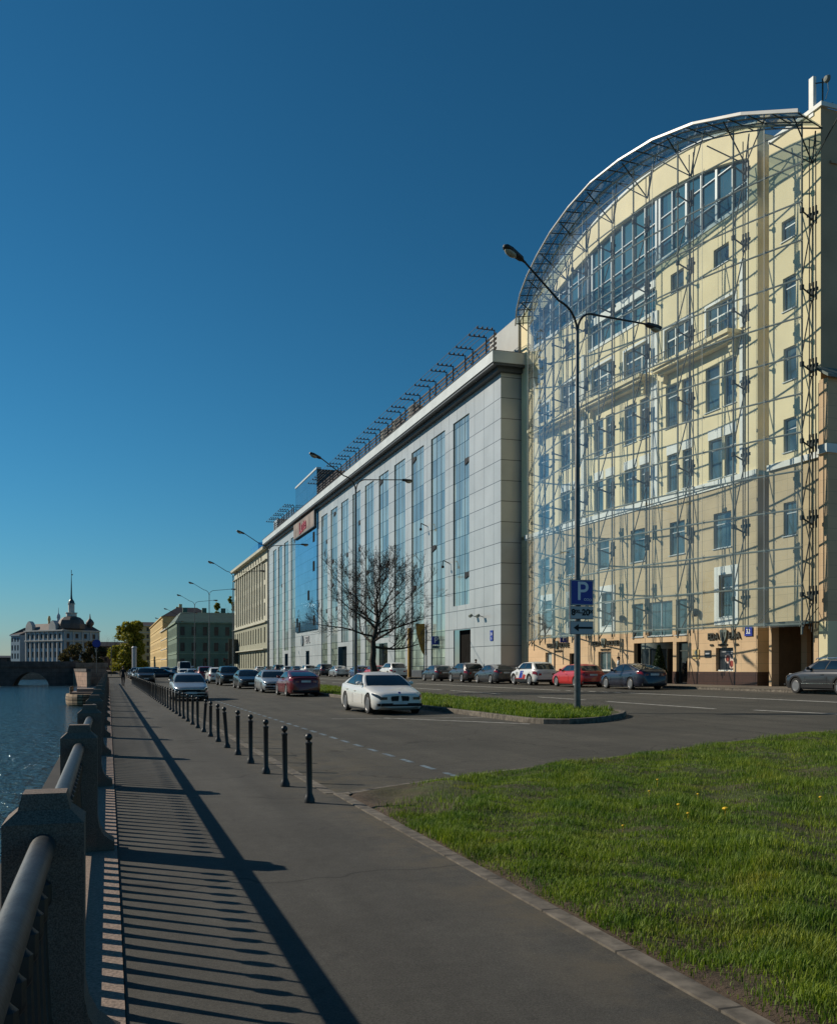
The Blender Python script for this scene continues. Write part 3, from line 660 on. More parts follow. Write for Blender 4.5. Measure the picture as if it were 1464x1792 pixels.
# recess with downpipe and right-hand bay
HR = [(31.95, 33.0, 24.6, 25.7), (32.05, 33.05, 20.8, 22.6), (32.1, 33.1, 17.0, 18.8), (32.1, 33.1, 13.2, 15.0)]
mb = MB(); wall_grid(mb, 30.95, 34.85, 12.74, 30.4, HR, .24, y=0); mb.quad((SE, .9, 12.4), (30.95, .9, 12.4), (30.95, .9, 30.4), (SE, .9, 30.4)); mb.quad((30.95, .9, 12.4), (30.95, 0, 12.4), (30.95, 0, 30.4), (30.95, .9, 30.4))
mb.build('end_bay_wall', M['cream'], YB)
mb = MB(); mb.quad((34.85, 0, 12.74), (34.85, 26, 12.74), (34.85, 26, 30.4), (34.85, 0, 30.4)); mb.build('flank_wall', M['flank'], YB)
mb = MB(); wall_grid(mb, 30.95, 34.85, 3.98, 12.42, [(32.1, 33.1, 8.7, 10.5)], .24); mb.quad((SE, .9, .0), (30.95, .9, .0), (30.95, .9, 12.4), (SE, .9, 12.4)); mb.quad((30.95, .9, 0), (30.95, 0, 0), (30.95, 0, 12.4), (30.95, .9, 12.4)); mb.quad((34.85, 0, 3.98), (34.85, 26, 3.98), (34.85, 26, 12.74), (34.85, 0, 12.74)); mb.build('end_bay_middle_wall', M['tan'], YB)
mb = MB(); wall_grid(mb, 30.95, 34.85, .2, 3.98, [(31.15, 34.3, .2, 4.1)], .5); mb.quad((34.85, 0, 0), (34.85, 26, 0), (34.85, 26, 3.98), (34.85, 0, 3.98)); mb.build('gateway_wall', M['peach'], YB)
mb = MB(); mb.quad((31.15, .5, 0), (31.15, 6, 0), (31.15, 6, 4), (31.15, .5, 4)); mb.quad((34.3, 6, 0), (34.3, .5, 0), (34.3, .5, 4), (34.3, 6, 4)); mb.quad((31.15, 6, 0), (34.3, 6, 0), (34.3, 6, 4), (31.15, 6, 4)); mb.quad((31.15, 0, 3.96), (34.3, 0, 3.96), (34.3, 6, 3.96), (31.15, 6, 3.96)); mb.build('gate_passage', M['gate'], YB)
mb = MB(); mb.box(30.95, 34.95, -.16, .01, 12.42, 12.74); mb.build('string_course', M['white'], YB)
mb = MB(); mb.box(31.0, 34.9, -.10, .4, 30.4, 30.62); mb.box(34.9, 35.0, -.1, 26, 30.4, 30.62); mb.build('coping', M['white'], YB)
mb = MB(); mb.tube((30.7, .75, .5), (30.7, .75, 30.0), .09, .09, 10)
for z in range(3, 30, 3): mb.box(30.58, 30.82, .64, .9, z, z + .06)
mb.build('downpipe', M['steel_light'], YB)
mb = MB(); mb.box(32.0, 33.3, 5.85, 5.95, 3.1, 3.3); mb.build('gate_lamp', M['sign_white'], YB)
mb = MB(); mb.box(31.16, 31.6, 2.0, 2.3, .5, 3.95); mb.build('gate_pier', M['peach'], YB)
mb = MB(); mb.box(31.0, 35.0, -1.0, .0, 3.98, 4.01); g = mb.build('gate_canopy', M['canopy_glass'], YB)
mb = MB(); mb.box(31.0, 35.0, -1.05, -1.0, 3.94, 4.05); mb.box(31.0, 31.05, -1.0, 0, 3.92, 3.975); mb.box(34.9, 34.95, -1.0, 0, 3.92, 3.975); mb.tube((34.9, -.95, 3.95), (34.9, -.02, 4.9), .02, .02, 6); mb.tube((31.05, -.95, 3.95), (31.05, -.02, 4.9), .02, .02, 6); mb.build('canopy_frame', M['steel'], g)
mb = MB(); mb.box(32.3, 34.2, .2, .26, 1.22, 1.32); mb.build('barrier_arm', M['sign_white'], YB)
# arched attic
def parapet(s): return 34.4 - (.0105 if s < 17.5 else .0152) * (s - 17.5) ** 2
def arch_pts(a, b, off, n=14): return [(a + (b - a) * k / n, parapet(a + (b - a) * k / n) + off) for k in range(n + 1)]
top = arch_pts(0, SE, 0, 40); low = arch_pts(1.85, 29.18, -1.75, 40)
mb = MB()
full = [(0, 28.0), (1.85, 28.0)] + low + [(29.18, 28.0), (SE, 28.0)]
for (xa, za), (xb, zb) in zip(low, low[1:]):
    mb.prism_y([(xa, za), (xb, zb), (xb, parapet(xb)), (xa, parapet(xa))], -.02, .5)
mb.prism_y([(0, 28.0), (1.85, 28.0), (1.85, parapet(1.85)), (0, parapet(0))], -.02, .5)
mb.prism_y([(29.18, 28.0), (SE, 28.0), (SE, parapet(SE)), (29.18, parapet(29.18))], -.02, .5)
mb.build('arched_parapet', M['cream'], YB)
mb = MB()
for (xa, za), (xb, zb) in zip(top, top[1:]): mb.prism_y([(xa, za), (xb, zb), (xb, zb + .16), (xa, za + .16)], -.12, .6)
mb.build('parapet_coping', M['white'], YB)
mb = MB()
for (xa, za), (xb, zb) in zip(top, top[1:]): mb.quad((xa, .5, za - .4), (xb, .5, zb - .4), (xb, 26, zb - .4), (xa, 26, za - .4))
mb.build('roof', M['roof_dark'], YB)
for a, b, z0 in ((1.9, 11.0, 28.2), (11.4, 19.9, 25.1), (20.1, 29.1, 28.2)):
    pts = arch_pts(a, b, -1.80, 12); mb = MB()
    mb.add([(a, .30, z0), (b, .30, z0)] + [(x, .30, z) for x, z in pts[::-1]], [tuple(range(len(pts) + 2))]); g = mb.build('attic_window', M['attic'], YB)
    mb = MB(); nb = 6 if b - a > 8.7 else 6
    for k in range(nb + 1):
        x = a + (b - a) * k / nb; wd = .10 if k % 2 == 0 else .045
        x = min(max(x, a + wd), b - wd); mb.box(x - wd, x + wd, .16, .295, z0, parapet(x) - 1.8)
    z = z0 + 1.25
    while z < 32.4:
        for k in range(nb):
            xa, xb = a + (b - a) * k / nb, a + (b - a) * (k + 1) / nb
            if parapet((xa + xb) / 2) - 1.9 > z: mb.box(xa + .1, xb - .1, .2, .29, z - .03, z + .03)
        z += 1.55
    mb.build('mullions', M['frame'], g)
    mb = MB()
    mb.box(a, b, -.06, .3, z0 - .22, z0 - .004); mb.build('sill', M['white'], g)
mb = MB(); mb.box(11.4, 19.9, .08, .29, 26.75, 27.3); mb.build('floor_band', M['white'], YB)
mb = MB(); mb.box(-.02, .0, 0, 26, 28, 31); mb.quad((SE + .02, .5, 28), (SE + .02, 26, 28), (SE + .02, 26, 31.6), (SE + .02, .5, 31.6)); mb.build('attic_side_wall', M['cream'], YB)
# windows
for h in H6[1:]: window(YB, *h, bars=(3, .62), fw=.09, mfr=M['white'])
window(YB, *H6[0], bars=(2, .62), fw=.09, mfr=M['white'])
for h in H4 + H5: window(YB, *h, bars=(1, .74), fw=.07)
for h in HS: window(YB, *h, bars=(1, 0), fw=.06)
for h in H3 + HR + [(32.1, 33.1, 8.7, 10.5)]: window(YB, *h, bars=(1, .68), fw=.06)
for h in H2: window(YB, *h, bars=(1, .70), fw=.07)
for h in HE: window(YB, *h, bars=(2 if h[1] - h[0] > 2 else 1, 0), fw=.06)
def surround(h, t, s, b):   # white frame round a tall window
    mb = MB(); x0, x1, z0, z1 = h
    mb.box(x0 - s, x0, -.05, .003, z0 - b, z1 + t); mb.box(x1, x1 + s, -.05, .003, z0 - b, z1 + t); mb.box(x0, x1, -.05, .003, z1, z1 + t); mb.box(x0, x1, -.05, .003, z0 - b, z0 - .06)
    mb.build('window_surround', M['white'], YB)
for h in H2: surround(h, .5, .42, .45)
for h in H6: surround(h, .16, .14, .05)
mb_n = 0
for h in H4[1:]:
    mb = MB(); mb.box(h[0] - .03, h[1] + .03, -.03, .003, h[3] + .02, h[3] + .60); mb.build('lintel_panel', M['white'], YB)
for a, b in ((3.0, 10.4), (11.4, 19.5), (20.7, 28.6)):
    mb = MB(); mb.box(a, b, -.95, .003, 20.80, 21.02); mb.box(a + .12, b - .12, -.80, .003, 20.62, 20.80); mb.box(a + .3, b - .3, -.5, .003, 20.45, 20.62)
    for x in (a + .35, b - .75): mb.prism_y([(x, 20.45), (x + .4, 20.45), (x + .3, 19.9), (x + .1, 19.9)], -.35, .003)
    bal = mb.build('balcony', M['cream'], YB)
    mb = MB(); mb.box(a, b, -.93, -.89, 21.55, 21.60)
    for k in range(int((b - a) / .22)): mb.box(a + .05 + .22 * k, a + .065 + .22 * k, -.92, -.90, 21.02, 21.55)
    mb.build('balcony_rail', M['steel'], bal)
for x in (10.55, 19.75, 20.15, 28.75):
    mb = MB(); mb.box(x - .18, x + .18, -.10, .003, 12.745, 20.4); mb.box(x - .18, x + .18, -.10, .003, 21.1, 25.0); mb.build('pilaster', M['white'], YB)
# entrance
mb = MB(); mb.quad((17.3, 1.6, ZG), (23.6, 1.6, ZG), (23.6, 1.6, 3.4), (17.3, 1.6, 3.4)); mb.quad((17.41, .3, ZG), (17.41, .3, 3.28), (17.3, 1.6, 3.4), (17.3, 1.6, ZG)); mb.quad((23.5, .3, 3.28), (23.5, .3, ZG), (23.6, 1.6, ZG), (23.6, 1.6, 3.4)); mb.quad((17.41, .3, 3.28), (23.5, .3, 3.28), (23.6, 1.6, 3.4), (17.3, 1.6, 3.4)); mb.build('entrance_lobby', M['dark_in'], YB)
mb = MB(); mb.lathe([(1.35, 2.85), (1.35, 3.22)], (19.9, .55, 0), 28)
rv = mb.build('revolving_door', M['steel_light'], YB, 40)
mb = MB(); mb.lathe([(1.28, ZG), (1.28, 2.85)], (19.9, .55, 0), 28); mb.build('drum_glass', M['far_glass'], rv, 40)
mb = MB()
for k in (200, 250, 290, 340): a = R(k); mb.tube((19.9 + 1.3 * math.cos(a), .55 + 1.3 * math.sin(a), ZG), (19.9 + 1.3 * math.cos(a), .55 + 1.3 * math.sin(a), 2.85), .04, .04, 6)
mb.build('door_post', M['steel_light'], rv)
window(YB, 22.35, 23.46, ZG, 3.22, y=.2, bars=(1, .8), fw=.07, mfr=M['steel'], mgl=M['car_glass'], sill=False, name='side_door')
window(YB, 8.4, 9.2, ZG, 2.7, y=.2, bars=(1, 0), fw=.06, mfr=M['steel'], mgl=M['car_glass'], sill=False, name='side_door')
window(YB, 12.7, 14.45, 1.42, 2.76, y=.2, bars=(2, 0), fw=.06, mfr=M['white']); window(YB, 4.4, 5.5, 1.42, 2.8, y=.2, bars=(1, 0), fw=.05, mgl=M['blind'])
# lettering on the ground floor (things fixed to the wall)
def facade_thing(name, s, z, label, cat, off=.0, group=None):
    p = Vector((33.4, 76)) + YU * s; nrm = Vector((YU.y, -YU.x)); p = p + nrm * off
    e = empty(name, (p.x, p.y, z), math.atan2(YU.y, YU.x)); return tag(e, label, cat, group)
def shield(e, x, z, h):
    mb = MB(); p = [(-.42, .42), (-.25, .5), (0, .44), (.25, .5), (.42, .42), (.36, -.05), (.2, -.35), (0, -.55), (-.2, -.35), (-.36, -.05)]
    mb.prism_y([(x + a * h, z + b * h) for a, b in p[::-1]], -.09, -.01); mb.build('shield_emblem', M['shield'], e)
    mb = MB(); mb.prism_y([(x + a * h, z + b * h) for a, b in [(-.24, .28), (-.13, .28), (0, -.14), (.13, .28), (.24, .28), (.06, -.34), (-.06, -.34)][::-1]], -.11, -.091); mb.build('emblem_letter', M['bronze'], e)
e = facade_thing('shop_sign', 27.1, 3.47, 'dark metal lettering EDA EDA with a shield emblem between, right of the entrance', 'sign', .02)
lettering('EDA', .56, M['bronze'], e, (-.98, -.04, 0), extrude=.035, bold=.012, sx=.98); lettering('EDA', .56, M['bronze'], e, (.98, -.04, 0), extrude=.035, bold=.012, sx=.98); shield(e, 0, .02, .78)
lettering('BAR', .17, M['bronze'], e, (-1.15, -.03, -.50), extrude=.02, bold=.004); lettering('RESTAURANT', .15, M['bronze'], e, (-.1, -.03, -.50), extrude=.02, bold=.004, sx=.9); lettering('EDA', .17, M['bronze'], e, (1.15, -.03, -.50), extrude=.02, bold=.004)
for s, z, lab in ((13.6, 3.36, 'dark metal lettering VEDA HOUSE with a shield emblem, above the red hatchback'), (6.5, 3.36, 'dark metal lettering VEDA HOUSE with a shield emblem, above the striped white crossover')):
    e = facade_thing('building_sign', s, z, lab, 'sign', .02, 'office building name signs')
    lettering('VEDA', .48, M['bronze'], e, (-1.12, -.04, 0), extrude=.035, bold=.01, sx=1.05); lettering('HOUSE', .48, M['bronze'], e, (1.15, -.04, 0), extrude=.035, bold=.01, sx=.98); shield(e, -.08, .05, .66)
    lettering('\u0411\u0418\u0417\u041d\u0415\u0421-\u0426\u0415\u041d\u0422\u0420', .17, M['bronze'], e, (.15, -.03, -.45), extrude=.02, bold=.003)
e = facade_thing('number_plate_sign', 29.3, 3.68, 'small blue house number plate at the building corner', 'sign', .03)
mb = MB(); mb.box(-.33, .33, -.04, 0, -.26, .26); mb.build('plate', M['sign_blue'], e); lettering('32', .36, M['sign_letter'], e, (0, -.045, -.01), extrude=.003, bold=.01)
e = facade_thing('plaque', 24.4, 2.46, 'brass coloured wall plaque with dark crest beside the side door', 'plaque', .02)
mb = MB(); mb.box(-.32, .32, -.03, 0, -.28, .28); mb.build('plate', M['ochre'], e); mb = MB(); mb.lathe([(.13, -.036), (.13, -.031)], (0, 0, .08), 14, 'y'); mb.build('crest', M['shield'], e); mb = MB(); mb.box(-.22, .22, -.035, -.031, -.16, -.10); mb.build('text_line', M['shield'], e)
e = facade_thing('plaque', 25.55, 2.46, 'dark square wall plaque with white script near the poster', 'plaque', .02)
mb = MB(); mb.box(-.30, .30, -.03, 0, -.22, .22); mb.build('plate', M['poster'], e); mb = MB(); mb.box(-.2, .2, -.036, -.031, -.03, .06); mb.build('text_line', M['sign_white'], e)
e = facade_thing('poster', 27.12, 2.12, 'dark food poster with two round plates in a ground floor niche', 'poster', -.2)
mb = MB(); mb.box(-.74, .76, -.02, .05, -.66, .66); mb.build('backing', M['poster'], e)
for cx, cz, r in ((.08, .05, .29), (.42, -.26, .29)):
    mb = MB(); mb.lathe([(r, -.028), (r, -.021)], (cx, -.008 * (cx > .2), cz), 20, 'y'); q = mb.build('dish', M['food'], e); mb = MB(); mb.lathe([(r * .66, -.036), (r * .66, -.029)], (cx, -.008 * (cx > .2), cz), 18, 'y'); mb.build('food', M['food2'], q)
mb = MB(); mb.box(-.5, .55, -.026, -.021, .42, .47); mb.box(-.1, .45, -.026, -.021, .32, .36); mb.box(.5, .56, -.026, -.021, .0, .25); mb.build('headline', M['sign_white'], e)
mb = MB(); mb.box(-.74, .76, -.1, -.022, -.70, -.62); mb.build('ledge', M['white'], e)
for s in (9.8, 16.2, 24.6):
    e = facade_thing('wall_lantern', s, 5.05, {9.8: 'dark wall lantern left of the mezzanine windows, furthest from the corner', 16.2: 'dark wall lantern just left of the entrance glazing', 24.6: 'dark wall lantern between the entrance and the white-framed window'}[s], 'lantern', .0, 'wall lanterns')
    mb = MB(); mb.box(-.03, .03, -.16, .0, .1, .16); mb.build('bracket', M['black'], e); mb = MB(); mb.lathe([(.10, -.3), (.17, -.1), (.17, .12), (.05, .2)], (0, -.22, 0), 10); mb.build('lantern_body', M['black'], e, 40)
# annex strip beside the yellow building and the shaded flank
AX = empty('annex', (33.4, 76, 0)); AX.rotation_euler = YB.rotation_euler; tag(AX, 'narrow cream buttress with sloping metal cap at the right edge of the yellow building', 'buttress')
mb = MB(); mb.box(35.0, 35.62, -.25, 1.2, 4.0, 12.5); mb.box(35.0, 35.62, -.25, 1.2, 12.95, 16.3); mb.build('wall', M['peach'], AX)
mb = MB(); mb.box(35.0, 35.62, -.25, 1.2, .2, 4.0); mb.build('lower_wall', M['cream'], AX)
mb = MB(); mb.box(34.95, 35.7, -.4, 1.25, 12.5, 12.95); mb.build('string_course', M['white'], AX)
mb = MB(); mb.prism_y([(34.9, 16.9), (35.9, 16.25), (35.9, 16.4), (34.9, 17.05)], -.5, 1.4); mb.build('cap', M['steel_light'], AX)
mb = MB(); mb.tube((34.93, -.12, .5), (34.93, -.12, 16.2), .08, .08, 8); mb.build('downpipe', M['rust_metal'], AX)
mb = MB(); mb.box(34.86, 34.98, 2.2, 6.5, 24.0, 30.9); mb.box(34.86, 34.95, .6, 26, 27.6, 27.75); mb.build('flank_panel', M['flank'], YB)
# antenna on the corner of the roof
AN = facade_thing('cell_antenna', 34.35, 29.2, 'white panel antenna on the roof corner with a small round dish behind', 'antenna', -.3)
mb = MB(); mb.box(-.30, .02, -.35, -.15, 1.0, 3.05); mb.build('antenna_panel', M['white'], AN)
mb = MB(); mb.tube((.2, .1, .6), (.2, .1, 2.9), .04, .04, 8); mb.tube((0, -.2, 2.7), (.2, .1, 2.7), .03, .03, 6); mb.tube((0, -.2, 1.3), (.2, .1, 1.3), .03, .03, 6); mb.tube((-.3, .4, 1.5), (.6, .4, 1.5), .02, .02, 6); mb.build('mast', M['steel'], AN)
mb = MB(); mb.lathe([(.02, -.16), (.14, -.12), (.2, .0), (.2, .04)], (.52, .1, 2.7), 16, 'y'); mb.tube((.2, .1, 2.65), (.52, .1, 2.65), .03, .03, 6); mb.path([(.55, .1, 2.5), (.6, .1, 2.1), (.4, .1, 1.7)], .015, 6); mb.build('dish', M['steel_light'], AN, 40)

# ---- curved glass screen in front of the yellow building
GS = empty('glass_screen', (31, 57.2, 0)); tag(GS, 'curved glass and steel screen hung in front of the yellow building', 'screen')
def sX(y): return 33.0 - 3.5 * (1 - ((y - 57.2) / 16.8) ** 2)
def sN(y): d = 7.0 * (y - 57.2) / 16.8 ** 2; v = Vector((-1, d, 0)); return v.normalized()
def sp(y, z, off=0.): n_ = sN(y); return Vector((sX(y) - 31 + n_.x * off, y - 57.2 + n_.y * off, z))
def ztop(y):
    return float(np.interp(y, [40, 41.5, 43.7, 47.2, 50.8, 54.7, 58.8, 64.4, 70, 74.2], [28.95, 29.63, 30.55, 31.58, 31.95, 32.02, 31.65, 30.9, 30.6, 30.4]))
MY = [40.5 + 3.72 * i for i in range(10)]; RZ = [3.82 + 1.926 * k for k in range(16)]
SG = 1.2
for i in range(9):
    ya, yb = MY[i], MY[i + 1]; ym = (ya + yb) / 2
    mb = MB(); mb.add([sp(ya, 3.7), sp(ym, 3.7), sp(yb, 3.7), sp(ya, ztop(ya) - .12), sp(ym, ztop(ym) - .12), sp(yb, ztop(yb) - .12)], [(0, 1, 4, 3), (1, 2, 5, 4)])
    g = mb.build('glass_bay', M['clear'], GS)
    mb = MB()
    for k, z in enumerate(RZ):
        if z > ztop(ym) - .5: continue
        pts = [sp(ya + (yb - ya) * q / 4, z, -.10) for q in range(5)]; mb.path(pts, .047, 6)
        for q in range(0, 5, 2):          # spider fittings
            c = sp(ya + (yb - ya) * q / 4, z, -.05); t = Vector((0, 1, 0))
            for a, b in ((.13, .13), (-.13, .13), (.13, -.13), (-.13, -.13)): mb.tube(c, c + Vector((0, a, b)), .016, .012, 4)
    # top rims follow the canopy
    for off, dz in ((-.1, -.35),):
        mb.path([sp(ya + (yb - ya) * q / 4, ztop(ya + (yb - ya) * q / 4) + dz, off) for q in range(5)], .055, 6)
    mb.build('rail', M['steel_light'], GS)
    mb = MB(); mb.tube(sp(ym, 3.7, .015), sp(ym, ztop(ym) - .15, .015), .011, .011, 4); mb.build('pane_joint', M['frame'], g)
for i, y in enumerate(MY):
    mb = MB(); mb.tube(sp(y, 3.3, -.14), sp(y, ztop(y) - .2, -.14), .05, .05, 8); ms = mb.build('mast', M['steel_light'], GS)
    mb = MB(); B = .22
    zt = ztop(y)
    for sgn in (-.16, .16): mb.tube(sp(y + sgn, 3.6, -SG), sp(y + sgn, zt - .6, -SG), .030, .030, 6)
    for k in range(1, 15, 2):
        z = RZ[k] - .45
        if z > zt - 1.2: break
        a = sp(y, z, -.14); c = sp(y - .1, z - .25, -SG + .28)
        mb.tube(a, c, .045, .045, 6); mb.tube(a + Vector((0, 0, -.1)), a + Vector((0, 0, .12)), .11, .11, 8)
        for q in (0, .42): mb.tube(sp(y - .28, z + .1 + q * .2, -SG), sp(y + .28, z + .1 + q * .2, -SG), .05, .05, 6)
        for sx_ in (-.2, -.05, .12): mb.tube(sp(y + sx_, z - .42, -SG + .05), sp(y + sx_, z + .5, -SG + .05), .055, .055, 7)
        mb.tube(c, sp(y, z + .05, -SG), .07, .09, 7)
        zn = RZ[k] + 3.852 - .62 if k < 13 else zt - .3
        zl = max(3.45, z - 3.3); mb.tube(sp(y, z - .4, -SG + .1), sp(y, zl, -.16), .034, .034, 6)
        mb.tube(sp(y - .05, z - .4, -SG + .1), sp(y + .05, max(3.45, z - 3.5), -SG), .028, .028, 6)
    mb.build('truss', M['steel'], GS)
    mb = MB()     # bracket fan under the canopy
    mb.tube(sp(y, zt - 1.8, -SG), sp(y, zt - .15, -1.5), .04, .04, 6); mb.tube(sp(y, zt - 1.9, -SG), sp(y, zt - .2, .7), .04, .04, 6); mb.tube(sp(y, zt - 1.9, -SG), sp(y + 1.8, zt - .35, -.3), .035, .035, 6); mb.tube(sp(y, zt - 1.9, -SG), sp(y - 1.8, zt - .35, -.3), .035, .035, 6)
    mb.build('canopy_bracket', M['steel'], GS)
mb = MB(); YS = np.linspace(40.15, 74.8, 25)
for ya, yb in zip(YS, YS[1:]): mb.quad(sp(ya, ztop(ya) - .02, .88), sp(yb, ztop(yb) - .02, .88), sp(yb, ztop(yb) + .10, -1.5), sp(ya, ztop(ya) + .10, -1.5))
cn = mb.build('canopy', M['canopy_glass'], GS)
mb = MB(); Y2 = np.linspace(40.15, 74.8, 13)
for ya, yb in zip(Y2, Y2[1:]):
    v = []
    for y in (ya, yb): z = ztop(y); q = float(np.interp(y, [40, 46, 56, 75], [.19, .13, .07, .05])); v += [sp(y, z - .10, .88), sp(y, z - .10, .98), sp(y, z - .10 + q, .98), sp(y, z - .10 + q, .88)]
    mb.add(v, [(0, 4, 5, 1), (1, 5, 6, 2), (2, 6, 7, 3), (3, 7, 4, 0), (0, 1, 2, 3), (7, 6, 5, 4)])
mb.build('canopy_edge', M['canopy_edge'], cn)
mb = MB()
for y in np.linspace(40.2, 74.3, 28): z = ztop(y); mb.tube(sp(y, z - .1, .86), sp(y, z + .02, -1.5), .035, .035, 6)
for off, dz in ((-1.5, .0), (-.5, -.06), (.3, -.08)):
    mb.path([sp(y, ztop(y) + dz, off) for y in YS], .04, 6)
mb.build('canopy_rib', M['steel'], cn)

# ------------------------------------------------------------------ long grey office block
GL = 126.0      # local x: 0 at the far end (Y=202), runs toward the camera to x=125.8 (Y=76.2)
GB = empty('office_block', (31.6, 202, 0)); GB.rotation_euler = (0, 0, R(-90)); tag(GB, 'long grey panelled office block with tall glass strips and overhanging cornice', 'building')
def gx(Y): return 202 - Y
GE = gx(76.2)
strips = [(83.76, 88.12, 7.5)] + [(90.5 + 6.75 * k, 94.86 + 6.75 * k, 1.35) for k in range(9)] + [(171.2, 175.5, 1.35), (178, 182.6, 1.35), (184.7, 189.4, 1.35), (191.5, 195.6, 1.35)]
holes = [(gx(b), gx(a), z, 25.1) for a, b, z in strips] + [(gx(169.8), gx(151.4), 7.7, 26.3)]
doors = [(gx(88.0), gx(83.4), .6, 5.2), (gx(161.5), gx(158.5), .6, 4.4), (gx(182), gx(178.5), .6, 4.2), (gx(137.4), gx(132.0), .6, 4.6), (gx(117.2), gx(111.2), .6, 4.6)]
holes2 = [h for h in holes]
for d in doors[1:]: pass
hol = []
for h in holes:
    ov = [d for d in doors if d[0] < h[1] and d[1] > h[0] and h[2] < d[3]]
    hol.append((h[0], h[1], max([h[2]] + [d[3] + .6 for d in ov]), h[3]) if ov else h)
holes = hol
mb = MB(); wall_grid(mb, 0, GE, 1.34, 26.9, holes + doors, .12); mb.quad((GE, 0, 1.34), (GE, 22, 1.34), (GE, 22, 26.9), (GE, 0, 26.9)); mb.quad((0, 22, 1.34), (0, 0, 1.34), (0, 0, 26.9), (0, 22, 26.9))
mb.build('panel_wall', M['panel'], GB)
mb = MB(); wall_grid(mb, 0, GE + .04, .2, 1.33, [(d[0], d[1], 0, 2) for d in doors], .3, y=-.05); mb.quad((0, -.05, 1.33), (GE + .04, -.05, 1.33), (GE + .04, 0, 1.33), (0, 0, 1.33)); mb.quad((GE + .04, -.05, .2), (GE + .04, 22, .2), (GE + .04, 22, 1.33), (GE + .04, -.05, 1.33)); mb.build('plinth', M['soffit'], GB)
for d in doors:
    mb = MB(); mb.quad((d[0], .6, .2), (d[1], .6, .2), (d[1], .6, d[3]), (d[0], .6, d[3]))
    mb.build('doorway', M['dark_in'] if d is doors[0] else M['car_glass'], GB)
for i, h in enumerate(holes):
    if h[3] > 26: continue
    zc = 5.4 if h[2] < 5 else h[2]
    mb = MB(); mb.quad((h[0], .12, zc), (h[1], .12, zc), (h[1], .12, h[3]), (h[0], .12, h[3]))
    g = mb.build('glass_strip', M['strip'], GB)
    mb = MB()
    for k in range(4): x = h[0] + .03 + (h[1] - h[0] - .06) * k / 3; mb.box(x - .022, x + .022, .10, .118, h[2], h[3])
    mb.build('mullions', M['steel'], g)
    if zc > h[2]:
        mb = MB(); mb.quad((h[0], .12, h[2]), (h[1], .12, h[2]), (h[1], .12, zc), (h[0], .12, zc)); mb.build('shop_glazing', M['strip_low'], GB)
    for zz in [24.2, 20.8, 17.3, 13.8, 10.2, 6.6]:
        if random.random() < (.5 if i in (0, 2, 4, 6, 8, 9) else .2) and zz > h[2] + .5:
            k = random.choice((0, 1, 2)); wd = (h[1] - h[0]) / 3; xa = h[0] + wd * k + .1
            wd2 = wd - .2; mb = MB(); mb.add([(xa, .04, zz + .32), (xa + wd2, .04, zz + .32), (xa + wd2, .03, zz - .05), (xa, .03, zz - .32), (xa, .055, zz - .32), (xa + wd2, .055, zz - .05)], [(0, 3, 2, 1), (0, 4, 3), (1, 2, 5), (3, 4, 5, 2)])
            mb.build('tilted_sash', M['black'], g)
# blue glazed bay
bx0, bx1 = gx(169.8), gx(151.4)
mb = MB(); mb.box(bx0 + .03, bx1 - .03, -.25, .3, 7.75, 26.85); bb = mb.build('blue_glazed_bay', M['blue_glass'], GB)
for (x, z) in ((bx1 - 2.2, 22.6), (bx1 - 2.2, 17.9), (bx1 - 6.5, 13.5), (bx1 - 2.0, 9.2), (bx0 + 2.0, 9.4), (bx0 + 4.0, 8.6)):
    mb = MB(); mb.box(x - .6, x + .6, -.3, -.253, z - .8, z + .8); mb.build('open_sash', M['dark_in'], bb)
mb = MB(); mb.box(bx0 + .0, bx1 - .1, -.20, .4, 28.25, 33.1); bx = mb.build('roof_lantern', M['lantern_glass'], GB)
mb = MB(); mb.quad((bx1 - .09, -.2, 28.25), (bx1 - .09, 14, 28.25), (bx1 - .09, 14, 33.1), (bx1 - .09, -.2, 33.1)); mb.box(bx0, bx1 - .1, .4, 14, 28.25, 33.0); mb.build('lantern_flank', M['soffit'], bx)
mb = MB(); mb.box(bx0 - .05, bx1, -.28, .5, 33.1, 33.4); mb.build('lantern_cap', M['fascia'], bx)
mb = MB(); mb.box(bx0 + 3, bx0 + 6, 1, 3, 33.4, 34.6); mb.build('roof_unit', M['soffit'], GB)
# cornice
mb = MB(); mb.box(0, GE + 1.0, -1.15, 22, 27.15, 28.1); mb.build('fascia', M['fascia'], GB)
mb = MB(); mb.box(0, GE + .9, -1.05, 21.9, 26.95, 27.145); mb.box(0, GE + .45, -.5, 21.5, 26.6, 26.95); mb.build('soffit', M['soffit'], GB)
mb = MB(); mb.box(0, GE + .95, -1.2, 22, 28.1, 28.16); mb.build('roof', M['roof_dark'], GB)
# roof railing of brown slats with insulator brackets leaning over the front
def roof_rail(x0, x1):
    mb = MB()
    for k in range(5): mb.box(x0, x1, -.30, -.25, 28.30 + .40 * k, 28.50 + .40 * k)
    mb.build('roof_railing', M['rust_metal'], GB)
    x = x1 - .2; k = 0
    while x > x0:
        mb = MB(); mb.tube((x, -.38, 28.15), (x, -.38, 30.35), .06, .06, 6); mb.tube((x, -.38, 30.3), (x, -2.0, 30.3), .045, .045, 6)
        for q in range(4): mb.lathe([(.05, 30.32), (.085, 30.36), (.085, 30.43), (.04, 30.50)], (x, -.6 - .44 * q, 0), 6)
        mb.build('insulator_bracket', M['rust_metal'], GB); x -= 1.9 if k % 2 == 0 else 3.3; k += 1
    mb = MB()
    for q in range(4): mb.tube((x0, -.6 - .44 * q, 30.5), (x1, -.6 - .44 * q, 30.5), .022, .022, 4)
    mb.build('wires', M['steel'], GB)
roof_rail(bx1 + .5, GE - .3); roof_rail(gx(193), bx0 - .5)
